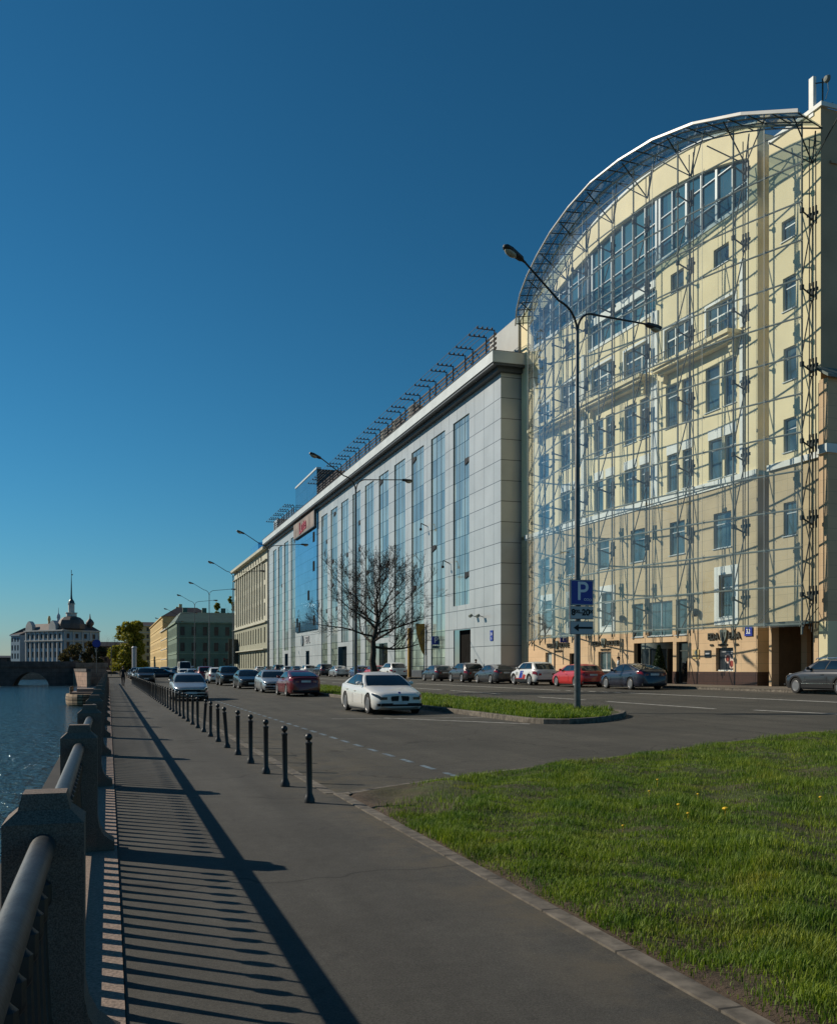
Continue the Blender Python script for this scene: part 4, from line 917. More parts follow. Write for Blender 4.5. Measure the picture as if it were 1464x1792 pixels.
mb = MB(); mb.box(gx(77.5) - 5.2, GE, 1.6, 18, 28.16, 31.6); mb.build('penthouse', M['far_white'], GB)
mb = MB(); mb.box(gx(201), gx(196), 1, 10, 28.16, 31.8); mb.build('penthouse', M['panel'], GB)
for Y in (115, 120, 108): mb = MB(); mb.lathe([(1.0, 30.6), (1.0, 31.9), (.5, 32.3)], (gx(Y), 2.6, 0), 12); mb.box(gx(Y) - .6, gx(Y) + .6, 2, 3.2, 28.16, 30.6); mb.build('roof_fan', M['steel_light'], GB, 40)
# fixtures
def grey_thing(name, Y, z, label, cat, group=None): e = empty(name, (31.6, Y, z), R(-90)); return tag(e, label, cat, group)
e = grey_thing('billboard', 160.6, 25.4, 'weathered banner with red script under the cornice of the grey block', 'billboard')
mb = MB(); mb.box(-8.9, 8.9, -.62, -.3, -1.25, 1.2); mb.build('board', M['board'], e)
lettering('Lute', 2.7, M['red'], e, (-.3, -.66, -.1), extrude=.05, bold=.05, rot=(R(90), R(-4), 0), sx=1.25)
mb = MB(); mb.box(-8.95, 8.95, -.64, -.3, -1.4, -1.25); mb.box(8.9, 9.2, -.64, -.3, -1.4, 1.2); mb.build('board_frame', M['soffit'], e)
e = grey_thing('company_sign', 161, 6.2, 'small blue emblem with white letters above the far glazed entrance', 'sign')
mb = MB(); mb.lathe([(.9, -.2), (.9, -.05)], (-3.2, 0, 0), 16, 'y'); mb.build('emblem', M['blue_line'], e); lettering('SETL', 1.7, M['sign_white'], e, (1.4, -.1, 0), extrude=.05)
e = grey_thing('house_number_sign', 78.2, 4.4, 'small dark house number plate on the near corner of the grey block', 'sign')
mb = MB(); mb.box(-.3, .3, -.06, -.003, -.45, .45); mb.build('plate', M['sign_blue'], e); lettering('34', .4, M['sign_letter'], e, (0, -.065, .12), extrude=.003); lettering('A', .3, M['sign_letter'], e, (0, -.065, -.25), extrude=.003)
for k, Y in enumerate((82.0, 80.2)):
    e = grey_thing('floodlight', Y, 6.2 - .1 * k, 'small floodlight bracket on the grey wall %s' % ('left of the other, above the black doorway' if k == 0 else 'between the black doorway and the number plate'), 'floodlight', 'floodlights on the grey wall')
    mb = MB(); mb.tube((0, 0, 0), (0, -.5, .15), .03, .03, 5); mb.build('bracket', M['black'], e); mb = MB(Matrix.Translation((.05, -.55, .1)) @ Matrix.Rotation(R(35), 4, 'X')); mb.box(-.18, .18, -.14, .14, -.12, .12); mb.build('lamp_box', M['steel_light'], e)
for k, (Y, z) in enumerate(((89.3, 11.8), (96.3, 16.4))):
    e = grey_thing('wall_camera', Y, z, 'small hooked camera bracket on the pier %s' % ('beside the nearest glass strip' if k == 0 else 'beside the second glass strip, higher up'), 'camera', 'cameras on the grey piers')
    mb = MB(); mb.path([(0, 0, 0), (0, -.6, .25), (.1, -.7, -.3)], .05, 6); mb.build('bracket', M['black'], e); mb = MB(); mb.box(0, .25, -.8, -.6, -.5, -.28); mb.build('camera_body', M['black'], e)

# ------------------------------------------------------------------ beige stone building
BB = empty('stone_building', (31.5, 258, 0)); BB.rotation_euler = (0, 0, R(-90)); tag(BB, 'beige stone office building with tall pilasters beyond the grey block', 'building')
BL = 55.6; cols = [2.0] + [7.0 + 4.0 * k for k in range(11)] + [51.8]
rows = [(12.6, 15.4), (16.2, 19.2), (20.2, 23.6)]
hl = [(c - .8, c + .8, a, b) for c in cols for a, b in rows] + [(c - .7, c + .7, 24.5, 25.7) for c in cols[1:-1]]
hm = [(c - .8, c + .8, a, b) for c in cols for a, b in ((6.9, 10.2), (1.4, 5.0))]
mb = MB(); wall_grid(mb, 0, BL, 11.4, 26.3, hl, .5); mb.quad((BL, 0, 11.4), (BL, 20, 11.4), (BL, 20, 26.3), (BL, 0, 26.3)); mb.quad((0, 20, 0), (0, 0, 0), (0, 0, 26.3), (0, 20, 26.3)); mb.build('upper_wall', M['beige'], BB)
mb = MB(); wall_grid(mb, 0, BL, .3, 11.1, hm, .5); mb.build('lower_wall', M['beige_dark'], BB)
mb = MB(); mb.box(-.3, BL, -.5, .0, 11.1, 11.4); mb.box(-.6, BL, -1.0, .3, 26.3, 26.9); mb.box(-.3, BL, -.5, 0, 24.1, 24.3); mb.box(-.2, BL, -.9, .0, 5.4, 5.6); mb.build('cornice', M['beige'], BB)
for k in range(12):
    x = 5.0 + 4.0 * k; mb = MB(); mb.box(x - .5, x + .5, -.28, .003, 12.0, 24.1); mb.build('pilaster', M['beige'], BB)
mb = MB(); mb.prism_y([(-.4, 0), (0, 0), (0, 0), (0, 0)], 0, 0) if 0 else mb.add([(-.5, -.9, 26.9), (BL, -.9, 26.9), (BL, 4, 29.4), (-.5, 4, 29.4), (BL, 20, 29.4), (-.5, 20, 29.4)], [(0, 1, 2, 3), (3, 2, 4, 5)]); mb.build('roof', M['roof_dark'], BB)
mb = MB(); mb.box(9, 22, 3, 12, 28, 32.0); mb.build('roof_plant_room', M['blue_glass'], BB)
gm = M['far_glass']
for h in hl + hm:
    mb = MB(); mb.quad((h[0], .35, h[2]), (h[1], .35, h[2]), (h[1], .35, h[3]), (h[0], .35, h[3])); mb.build('window', gm, BB)

# ------------------------------------------------------------------ far buildings
def block(name, loc, rz, L, D, Hh, wm, label, rows=3, cols=6, z0=1.2, base=None, roof=None, rh=3.0, win=(1.2, 2.2), side=0, chim=0):
    """plain street house: local x along the front, front faces -y"""
    e = empty(name, loc, rz); tag(e, label, 'building')
    fl = (Hh - z0) / rows
    def face(T, LL, nc, nm):
        holes = [((k + .5) * LL / nc - win[0] / 2, (k + .5) * LL / nc + win[0] / 2, z0 + fl * r + .7, min(z0 + fl * r + .7 + win[1], z0 + fl * (r + 1) - .3)) for k in range(nc) for r in range(rows)]
        mb = MB(T); wall_grid(mb, 0, LL, 0, Hh, holes, .25); w = mb.build(nm, wm, e)
        mb = MB(T)
        for r in range(1, rows): mb.box(0, LL, -.18, .003, z0 + fl * r - .12, z0 + fl * r + .12)
        mb.box(-.3, LL + .3, -.5, .003, Hh - .4, Hh); mb.build('cornice', base or wm, e)
        for h in holes:
            mb = MB(T); mb.quad((h[0], .2, h[2]), (h[1], .2, h[2]), (h[1], .2, h[3]), (h[0], .2, h[3])); mb.build('window', M['far_glass'], e)
    face(None, L, cols, 'front_wall')
    if side: face(Matrix.Translation((L if side > 0 else 0, 0 if side > 0 else D, 0)) @ Matrix.Rotation(R(90) * side, 4, 'Z'), D, max(2, int(D / (L / cols))), 'side_wall')
    mb = MB()
    if rh: mb.add([(-.4, -.4, Hh), (L + .4, -.4, Hh), (L + .4, D + .4, Hh), (-.4, D + .4, Hh), (L * .04 + 1, D * .3, Hh + rh), (L - 1 - L * .04, D * .3, Hh + rh), (L - 1 - L * .04, D * .7, Hh + rh), (1 + L * .04, D * .7, Hh + rh)], [(0, 1, 5, 4), (1, 2, 6, 5), (2, 3, 7, 6), (3, 0, 4, 7), (4, 5, 6, 7)])
    else: mb.box(0, L, .01, D, Hh - .5, Hh - .1)
    rf = mb.build('roof', roof or M['roof_dark'], e)
    for k in range(chim):
        x = L * (.12 + .8 * k / max(1, chim - 1)); mb = MB(); mb.box(x - .7, x + .7, D * .35, D * .35 + 1.2, Hh + rh * .6, Hh + rh + 1.6); mb.build('chimney', wm, rf)
    if not side:
        mb = MB(); mb.quad((L, 0, 0), (L, D, 0), (L, D, Hh), (L, 0, Hh)); mb.build('end_wall', wm, e); mb = MB(); mb.quad((0, D, 0), (0, 0, 0), (0, 0, Hh), (0, D, Hh)); mb.build('end_wall', wm, e)
    return e
# green house across the side street: front faces the camera, narrow lit side faces the river
e = block('green_house', (19.5, 300, 0), 0, 30, 46, 15.4, M['green_dark'], 'dark green three storey house with rooftop chimneys beyond the crossing', 3, 9, 1.0, M['green_wall'], M['roof_green'], 3.6, (1.3, 2.6), -1, 5)
block('tan_house', (19.5, 392, 0), R(-90), 40, 18, 15.5, M['ochre'], 'tan street house left of the dark green house', 4, 9, 1, M['far_white'], M['roof_dark'], 4, chim=3)
block('ochre_house', (20.5, 520, 0), R(-90), 120, 20, 22, M['ochre'], 'ochre yellow apartment house behind the green tree', 5, 22, 1, M['ochre'], M['roof_brown'], 4, chim=6)
block('ochre_tower_house', (12.0, 560, 0), R(0), 14, 16, 25, M['ochre'], 'pale ochre house end rising left of the green tree', 6, 4, 1, M['far_white'], M['roof_brown'], 2)
block('grey_house', (-6, 470, 0), 0, 19, 16, 11.5, M['roof_brown'], 'low dark house between the blue academy and the green tree', 4, 6, 1, M['roof_brown'], M['roof_dark'], 2)
block('low_far_building', (-95, 520, 0), 0, 58, 20, 6.5, M['roof_brown'], 'low dark building across the river at the far left', 2, 14, 1, M['roof_dark'], M['roof_dark'], 1)
# pale blue academy with a spire
AC = empty('academy', (-15.5, 372, 0)); tag(AC, 'pale blue baroque academy with dark dome and needle spire beyond the bridge', 'building')
TA = Matrix.Rotation(R(-50), 4, 'Z')        # local -y of this frame looks at the river
def ac(name, m, fn, parent=None, T=TA, smooth=0):
    mb = MB(T); fn(mb); return mb.build(name, m, parent or AC, smooth)
LA = 21.4; HA = 15.2
ROWS = ((2.0, 1.8), (5.2, 2.2), (8.6, 2.2), (12.2, 1.7))
hol = [(.9 + 2.55 * k - LA, 2.1 + 2.55 * k - LA, z, z + h) for k in range(8) for z, h in ROWS]
ac('river_wall', M['pale_blue'], lambda mb: wall_grid(mb, -LA, 0, 0, HA, hol, .3))
for k in range(9):
    x = -LA + .25 + 2.55 * k
    ac('column', M['far_white'], lambda mb: (mb.box(x - .28, x + .28, -.35, .003, 1, 14.6)))
ac('base_course', M['far_white'], lambda mb: (mb.box(-LA - .2, .2, -.4, .003, 0, 1.4), mb.box(-LA - .3, .3, -.6, .003, 11.2, 11.6), mb.box(-LA - .4, .4, -.8, .003, 14.8, 15.25)))
for h in hol: ac('window', M['far_glass'], lambda mb: mb.quad((h[0], .25, h[2]), (h[1], .25, h[2]), (h[1], .25, h[3]), (h[0], .25, h[3])))
TS = TA @ Matrix.Rotation(R(90), 4, 'Z'); LS = 16.0
hs = [(1.4 + 3.8 * k, 2.7 + 3.8 * k, z, z + h) for k in range(4) for z, h in ROWS]
ac('side_wall', M['pale_blue'], lambda mb: wall_grid(mb, 0, LS, 0, HA, hs, .3), T=TS)
for h in hs: ac('window', M['far_glass'], lambda mb: mb.quad((h[0], .25, h[2]), (h[1], .25, h[2]), (h[1], .25, h[3]), (h[0], .25, h[3])), T=TS)
for k in range(5): ac('column', M['far_white'], lambda mb: mb.box(.2 + 3.8 * k, .7 + 3.8 * k, -.25, .003, 0, 14.6), T=TS)
ac('side_cornice', M['far_white'], lambda mb: (mb.box(.01, LS, -.5, .003, 11.2, 11.55), mb.box(.0, LS, -.7, .003, 14.8, 15.25)), T=TS)
rf = ac('mansard_roof', M['roof_brown'], lambda mb: mb.add([(-LA, -.4, HA), (.4, -.4, HA), (.4, LS, HA), (-LA, LS, HA), (-LA + 1.5, 3.0, HA + 2.6), (-2.6, 3.0, HA + 2.6), (-2.6, LS - 3, HA + 2.6), (-LA + 1.5, LS - 3, HA + 2.6)], [(0, 1, 5, 4), (1, 2, 6, 5), (2, 3, 7, 6), (3, 0, 4, 7), (4, 5, 6, 7)]))
for x in (-5.4, -18.8): ac('gable', M['far_white'], lambda mb: mb.prism_y([(x - 2.0, HA), (x + 2.0, HA), (x + 1.8, HA + 1.8), (x + .9, HA + 3.0), (x, HA + 3.5), (x - .9, HA + 3.0), (x - 1.8, HA + 1.8)], -.7, .9))
DX, DY = -1.5, 4.6
ac('dome', M['roof_brown'], lambda mb: mb.lathe([(4.7, HA + .5), (4.7, HA + 2.2), (4.2, HA + 3.6), (3.1, HA + 4.6), (1.8, HA + 5.0), (0.1, HA + 5.1)], (DX, DY, 0), 8))
ac('belfry', M['far_white'], lambda mb: (mb.lathe([(1.9, HA + 5.0), (1.9, HA + 6.1), (2.2, HA + 6.2), (2.2, HA + 6.4), (1.1, HA + 6.5), (1.1, HA + 9.4), (1.4, HA + 9.5), (1.4, HA + 9.7)], (DX, DY, 0), 8)))
ac('spire', M['spire'], lambda mb: (mb.lathe([(1.25, HA + 9.7), (1.0, HA + 10.6), (.5, HA + 11.3), (.36, HA + 12), (.30, HA + 13), (.07, HA + 21)], (DX, DY, 0), 10), mb.box(DX - .08, DX + .08, DY - .08, DY + .08, HA + 20.8, HA + 22), mb.box(DX, DX + .8, DY - .05, DY + .05, HA + 20, HA + 20.5)))
ac('turret_dome', M['roof_brown'], lambda mb: (mb.lathe([(.8, HA), (.8, HA + 1.6), (1.4, HA + 2.4), (1.5, HA + 3.1), (1.0, HA + 3.9), (.3, HA + 4.6), (.08, HA + 6.4)], (-1.4, LS - 3.2, 0), 12)), smooth=50)
ac('lantern_turret', M['pale_blue'], lambda mb: (mb.lathe([(.9, HA + 1), (.9, HA + 3.6), (.5, HA + 4.3), (.7, HA + 5), (.6, HA + 5.8), (.12, HA + 6.6), (.06, HA + 8.6)], (-10.6, 6, 0), 8)))
ac('statue', M['ochre'], lambda mb: (mb.lathe([(.6, HA + 2), (.4, HA + 3.4), (.6, HA + 4.4), (.3, HA + 5.6)], (-14.6, 5, 0), 8)))
W2 = Matrix.Translation((-19.3, 59, 0)) @ Matrix.Rotation(R(-50), 4, 'Z')
h2 = [(-5.6 + 1.9 * k, -4.6 + 1.9 * k, z, z + h) for k in range(3) for z, h in ROWS]
ac('wing_wall', M['pale_blue'], lambda mb: (wall_grid(mb, -6, 0, 0, 15, h2, .3), mb.quad((0, 0, 0), (0, 14, 0), (0, 14, 15), (0, 0, 15)), mb.box(-6.3, .3, -.5, .003, 14.6, 15.1)), T=W2)
for h in h2: ac('window', M['far_glass'], lambda mb: mb.quad((h[0], .25, h[2]), (h[1], .25, h[2]), (h[1], .25, h[3]), (h[0], .25, h[3])), T=W2)
ac('wing_roof', M['roof_brown'], lambda mb: mb.add([(-6.3, -.5, 15.1), (.3, -.5, 15.1), (.3, 14, 15.1), (-6.3, 14, 15.1), (-4, 5, 18.2), (-2, 9, 18.2)], [(0, 1, 5, 4), (1, 2, 5), (2, 3, 4, 5), (3, 0, 4)]), T=W2)

# ------------------------------------------------------------------ bridge and far embankment
BR = empty('stone_bridge', (-2, 192, 0)); tag(BR, 'low dark granite bridge with one shallow arch over the river', 'bridge')
mb = MB(); ax, aw = -11.6, 3.2
pts = [(-90, -2.6)] + [(ax - aw, -2.6)] + [(ax + aw * math.cos(t), -2.6 + 3.35 * math.sin(t)) for t in [math.pi - math.pi * k / 18 for k in range(19)]] + [(ax + aw, -2.6), (-3.8, -2.6), (-3.8, 1.7), (-90, 1.7)]
# build arch wall as columns
xs_ = [-90, ax - aw] + [ax + aw * math.cos(math.pi - math.pi * k / 18) for k in range(1, 18)] + [ax + aw, -3.8]
def az(x): u = (x - ax) / aw; return -2.6 + 3.35 * math.sqrt(max(0, 1 - u * u)) if abs(u) < 1 else -2.6
for xa, xb in zip(xs_, xs_[1:]):
    za, zb = (az(xa), az(xb)) if abs((xa + xb) / 2 - ax) < aw else (-2.6, -2.6)
    mb.prism_y([(xa, za), (xb, zb), (xb, 1.75), (xa, 1.75)], 0, 11)
mb.build('arch_wall', M['bridge'], BR)
mb = MB(); mb.box(-90, -3.5, -.25, .35, 1.75, 2.05); mb.box(-90, -3.5, -.1, .25, 2.05, 2.75); mb.box(-90, -3.5, 10.7, 11.0, 1.75, 2.75); mb.build('parapet', M['bridge'], BR)
mb = MB(); mb.box(-3.8, 1.6, -1.5, 12, -3, 1.75); mb.box(-3.8, 1.9, -1.8, -1.3, 1.75, 2.5); mb.prism([(-3.8, -1.5), (1.6, -1.5), (1.6, -42)], -3, .0) if 0 else None; mb.build('abutment', M['bridge_pink'], BR)
mb = MB(); mb.prism([(-4.3, -.6), (-3.7, -.6), (-1.0, -14), (-1.6, -14)], -3, .9); mb.build('wing_wall', M['bridge_pink'], BR); mb = MB(); mb.prism([(-4.35, -.6), (-3.7, -.6), (-.95, -14.1), (-1.7, -14.1)], .9, 1.4); mb.build('wing_coping', M['bridge'], BR)
mb = MB(); mb.box(-400, -3, 290, 292, -3, .6); tag(mb.build('far_quay_wall', M['bridge_pink']), 'pinkish granite quay wall seen through the bridge arch', 'wall')
mb = MB(); mb.box(-600, 2, 292, 1500, -2, .4); structure(mb.build('far_bank', M['verge']))
mb = MB(); mb.box(-2.6, -.5, 150, 190, -3, .2); mb.build('quay', M['bridge_pink'], BR)
# timber fender moored by the wall
FD = empty('timber_fender', (-2.1, 92, -1.75)); FD.scale = (1.15, 1.15, 1.25); tag(FD, 'rounded weathered timber pontoon lying in the river beside the railing', 'pontoon')
mb = MB(); n = 20
prof = [(.0, .02), (1.9, .02), (2.15, .25), (2.2, .7), (2.1, .95), (0, .95)]
vs = []
for r, z in prof[1:5]:
    for k in range(n): t = 2 * math.pi * k / n; vs.append((r * .62 * math.cos(t), r * 1.6 * math.sin(t), z - .1))
mb.add(vs, [(j * n + k, j * n + (k + 1) % n, (j + 1) * n + (k + 1) % n, (j + 1) * n + k) for j in range(3) for k in range(n)] + [tuple(range(3 * n, 4 * n))])
mb.build('hull', M['wood'], FD)
mb = MB(); mb.box(-.9, .9, -2.2, 2.2, .86, .98); mb.box(-.5, .7, -1.2, 1.6, .98, 1.2); mb.build('deck', M['granite_pink'], FD)
for k in range(4): mb = MB(); mb.tube((-.9, -1.8 + 1.2 * k, .8), (-.9, -1.8 + 1.2 * k, 1.35), .09, .09, 8); mb.build('mooring_post', M['wood'], FD)

# ------------------------------------------------------------------ trees
def lerp(a, b, t): return a + (b - a) * t
def branch_tree(seed, height, spread, levels, trunk_r, clear=.28, kids=5, twig=.35):
    rnd = random.Random(seed); T = MB(); B = MB(); tips = []
    def grow(mb, p, d, L, r, lv):
        n = 4 if lv < 2 else 3; pts = [p]; q = p.copy(); dd = d.copy()
        for i in range(n):
            dd = (dd + Vector((rnd.uniform(-1, 1), rnd.uniform(-1, 1), rnd.uniform(-.5, .9))) * (.16 if lv else .05)).normalized()
            if lv > 0: dd = (dd + Vector((0, 0, .06))).normalized()
            q = q + dd * (L / n); pts.append(q.copy())
        r1 = r * (.62 if lv else .72); m = len(pts) - 1
        for i in range(m): mb.tube(pts[i], pts[i + 1], r + (r1 - r) * i / m, r + (r1 - r) * (i + 1) / m, 8 if lv == 0 else 5 if lv < 3 else 3, False)
        if lv >= levels: tips.append(pts[-1]); tips.append(pts[m // 2]); return
        k = kids + (1 if lv == 0 else 0)
        for i in range(k):
            t = 1.0 if i == 0 and lv else rnd.uniform(.45 if lv == 0 else .25, 1.0); j = min(m - 1, int(t * m)); f = t * m - j; bp = pts[j].lerp(pts[j + 1], f)
            az = 2 * math.pi * (i / k + rnd.uniform(-.12, .12)) + seed; el = rnd.uniform(.15, .95) if lv == 0 else rnd.uniform(-.1, .8)
            side = Vector((math.cos(az) * math.cos(el), math.sin(az) * math.cos(el), math.sin(el)))
            nd = (dd * (.35 if lv == 0 else .75) + side * (1.0 if lv == 0 else .85)).normalized(); nd.x *= spread; nd.y *= spread; nd.normalize()
            grow(B if lv >= 0 else mb, bp, nd, L * rnd.uniform(.50, .70) if lv else L * rnd.uniform(.62, .92), r1 * rnd.uniform(.42, .62), lv + 1)
        if lv == 0:
            grow(B, pts[-1], (dd + Vector((.25, 0, 0))).normalized(), L * .8, r1 * .8, 1)
    grow(T, Vector((0, 0, 0)), Vector((0, 0, 1)), height * .45, trunk_r, 0)
    return T, B, tips
def winter_tree(seed, height, rad, r0):
    rnd = random.Random(seed); T = MB(); B = MB(); n = 9; axis = [Vector((0, 0, 0))]
    for i in range(1, n + 1): axis.append(Vector((rnd.uniform(-.08, .08) + .05 * i * (.4 if i > 5 else -.15), rnd.uniform(-.1, .1), height * .66 * i / n)))
    rr = lambda t: r0 * (1.25 if t == 0 else 1 - .78 * t)
    for i in range(n): T.tube(axis[i], axis[i + 1], rr(i / n), rr((i + 1) / n), 9, False)
    def limb(p, d, L, r, lv):
        m = 5 if lv == 1 else 4 if lv == 2 else 3; pts = [p]; q = p.copy(); dd = d.copy()
        for i in range(m):
            dd = (dd + Vector((rnd.uniform(-1, 1), rnd.uniform(-1, 1), rnd.uniform(-.6, 1.0))) * (.26 if lv < 3 else .16) + Vector((0, 0, .02 * lv))).normalized(); q = q + dd * L / m; pts.append(q.copy())
        re = max(.006, r * .32)
        for i in range(m): B.tube(pts[i], pts[i + 1], r + (re - r) * i / m, r + (re - r) * (i + 1) / m, 6 if lv == 1 else 4 if lv == 2 else 3, False)
        if lv >= 4: return
        k = (9, 6, 5)[lv - 1]
        for i in range(k):
            t = rnd.uniform(.22, 1.0) if i else 1.0; j = min(m - 1, int(t * m)); bp = pts[j].lerp(pts[j + 1], t * m - j); dl = (pts[j + 1] - pts[j]).normalized()
            sd = Vector((rnd.uniform(-1, 1), rnd.uniform(-1, 1), rnd.uniform(-.55, 1))).normalized(); nd = (dl * .8 + sd * .85).normalized()
            limb(bp, nd, L * rnd.uniform(.36, .6) * (1.1 - .35 * t), max(.008, (r + (re - r) * t) * rnd.uniform(.45, .68)), lv + 1)
    for i in range(19):
        t = .50 + .50 * i / 18; j = min(n - 1, int(t * n)); p = axis[j].lerp(axis[j + 1], t * n - j); az = i * 2.4 + rnd.uniform(-.4, .4); el = lerp(-.02, 1.15, ((t - .5) / .5) ** 1.3) + rnd.uniform(-.12, .2)
        z = p.z / height; L = rad * (.62 + 1.15 * z * (1.25 - z)) * rnd.uniform(.78, 1.08) * (.75 if t > .9 else 1)
        limb(p, Vector((math.cos(az) * math.cos(el), math.sin(az) * math.cos(el), math.sin(el))), L, rr(t) * rnd.uniform(.40, .58), 1)
    return T, B
T_, B_ = winter_tree(6, 7.8, 3.15, .25)
e = empty('bare_tree', (14.1, 52.3, zr(14) + .1)); tag(e, 'leafless dark branched tree standing in the grass of the traffic island', 'tree')
T_.build('trunk', M['bark'], e, 50); B_.build('crown', M['bark'], e)
def leaf_cloud(name, fn, n, size, m, parent, seed=1):
    rs = np.random.RandomState(seed); V = []; F = []
    P_ = [fn(rs) for _ in range(n)]; Pn = np.array(P_); a = rs.normal(size=(n, 3)); a /= np.linalg.norm(a, axis=1)[:, None]; b = np.cross(a, rs.normal(size=(n, 3))); b /= np.linalg.norm(b, axis=1)[:, None]
    s_ = size * rs.uniform(.5, 1.4, n)[:, None]
    V = np.stack([Pn - a * s_ * .5, Pn + b * s_ * .45, Pn + a * s_ * .9, Pn - b * s_ * .45], 1).reshape(-1, 3)
    me = bpy.data.meshes.new(name); me.vertices.add(n * 4); me.vertices.foreach_set('co', V.ravel()); me.loops.add(n * 4); me.loops.foreach_set('vertex_index', np.arange(n * 4, dtype=np.int32))
    me.polygons.add(n); me.polygons.foreach_set('loop_start', np.arange(0, n * 4, 4, dtype=np.int32)); me.update(calc_edges=True)
    return link(name, me, m, parent)
def leafy_tree(x, y, z, h, r, label, m, seed, n=7000, size=.45, trunk=.3, cl=26, low=.12, group=None):
    e = empty('leafy_tree', (x, y, z)); tag(e, label, 'tree', group); rnd = random.Random(seed)
    T, B, _ = branch_tree(seed, h * .8, 1.0, 2, trunk, kids=4)
    T.build('trunk', M['bark_far'], e); q = B.build('limbs', M['bark_far'], e)
    cs = []
    for _ in range(cl):
        t = rnd.uniform(low, 1.0); rad = r * (1 - abs(t - .38) ** 1.6 * 1.35); an = rnd.uniform(0, 6.28); d = rad * math.sqrt(rnd.uniform(.1, 1)) * .85
        cs.append((d * math.cos(an), d * math.sin(an), h * t, r * rnd.uniform(.18, .34)))
    def fn(rs):
        c = cs[rs.randint(len(cs))]; v = rs.normal(size=3); v /= np.linalg.norm(v); k = c[3] * rs.uniform(.35, 1.0) ** .5
        return (c[0] + v[0] * k, c[1] + v[1] * k, max(.8, c[2] + v[2] * k * .85))
    leaf_cloud('crown', fn, n, size, m, e, seed)
    return e
leafy_tree(4.6, 222, .2, 10.6, 4.7, 'round yellow-green tree at the end of the promenade parking', M['leaf'], 11, 10000, .42, .3, 44, .06)
for i, (x, y, h, r, lab) in enumerate([(-9.5, 300, 8, 5.0, 'low brown-budded bush tree in front of the blue academy, left one'), (-4.0, 310, 9, 4.2, 'low brown-budded bush tree right of the academy front')]):
    leafy_tree(x, y, .2, h, r, lab, M['bud'], 21 + i, 3500, .5, .2, 22, .1)
for i, (x, y, h) in enumerate([(2.0, 395, 19), (5.5, 400, 17)]):
    T_, B_, _ = branch_tree(31 + i, h * .72, 1.0, 4, .3, kids=4); e = empty('bare_tree', (x, y, .2)); tag(e, 'bare grey far tree %s' % ('right of the blue academy' if i == 0 else 'left of the ochre house end'), 'tree'); T_.build('trunk', M['bark_far'], e); B_.build('crown', M['bark_far'], e)
for i, (x, y, z, h) in enumerate([(33.5, 318, 14, 9), (37.5, 316, 14, 10.5)]):
    leafy_tree(x, y, z, h, 1.7, 'slim yellow-green tree top rising behind the green roof, %s' % ('left one' if i == 0 else 'taller right one'), M['leaf'], 41 + i, 1500, .4, .15, 12, .3)
# clipped shrub in a pot by the entrance
def facade_pt(s, off): p = Vector((33.4, 76)) + YU * s + Vector((YU.y, -YU.x)) * off; return p
p = facade_pt(21.9, 1.0); e = empty('potted_shrub', (p.x, p.y, ZG)); tag(e, 'dark green cone shrub in a terracotta planter right of the revolving door', 'shrub')
mb = MB(); mb.lathe([(.22, 0), (.30, .6), (.34, .62), (.34, .7), (.28, .7)], n=4); mb.build('planter', M['terracotta'], e)
def fn(rs):
    t = rs.uniform(0, 1) ** 1.3; an = rs.uniform(0, 6.28); r = (.42 * (1 - t) + .06) * rs.uniform(.8, 1.05); return (r * math.cos(an), r * math.sin(an), .7 + 1.75 * t)
leaf_cloud('foliage', fn, 1800, .09, M['leaf_dark'], e, 5)
mb = MB(); mb.lathe([(.36, .7), (.30, 1.2), (.1, 2.3), (.01, 2.4)], n=10); mb.build('core', M['leaf_dark'], e)

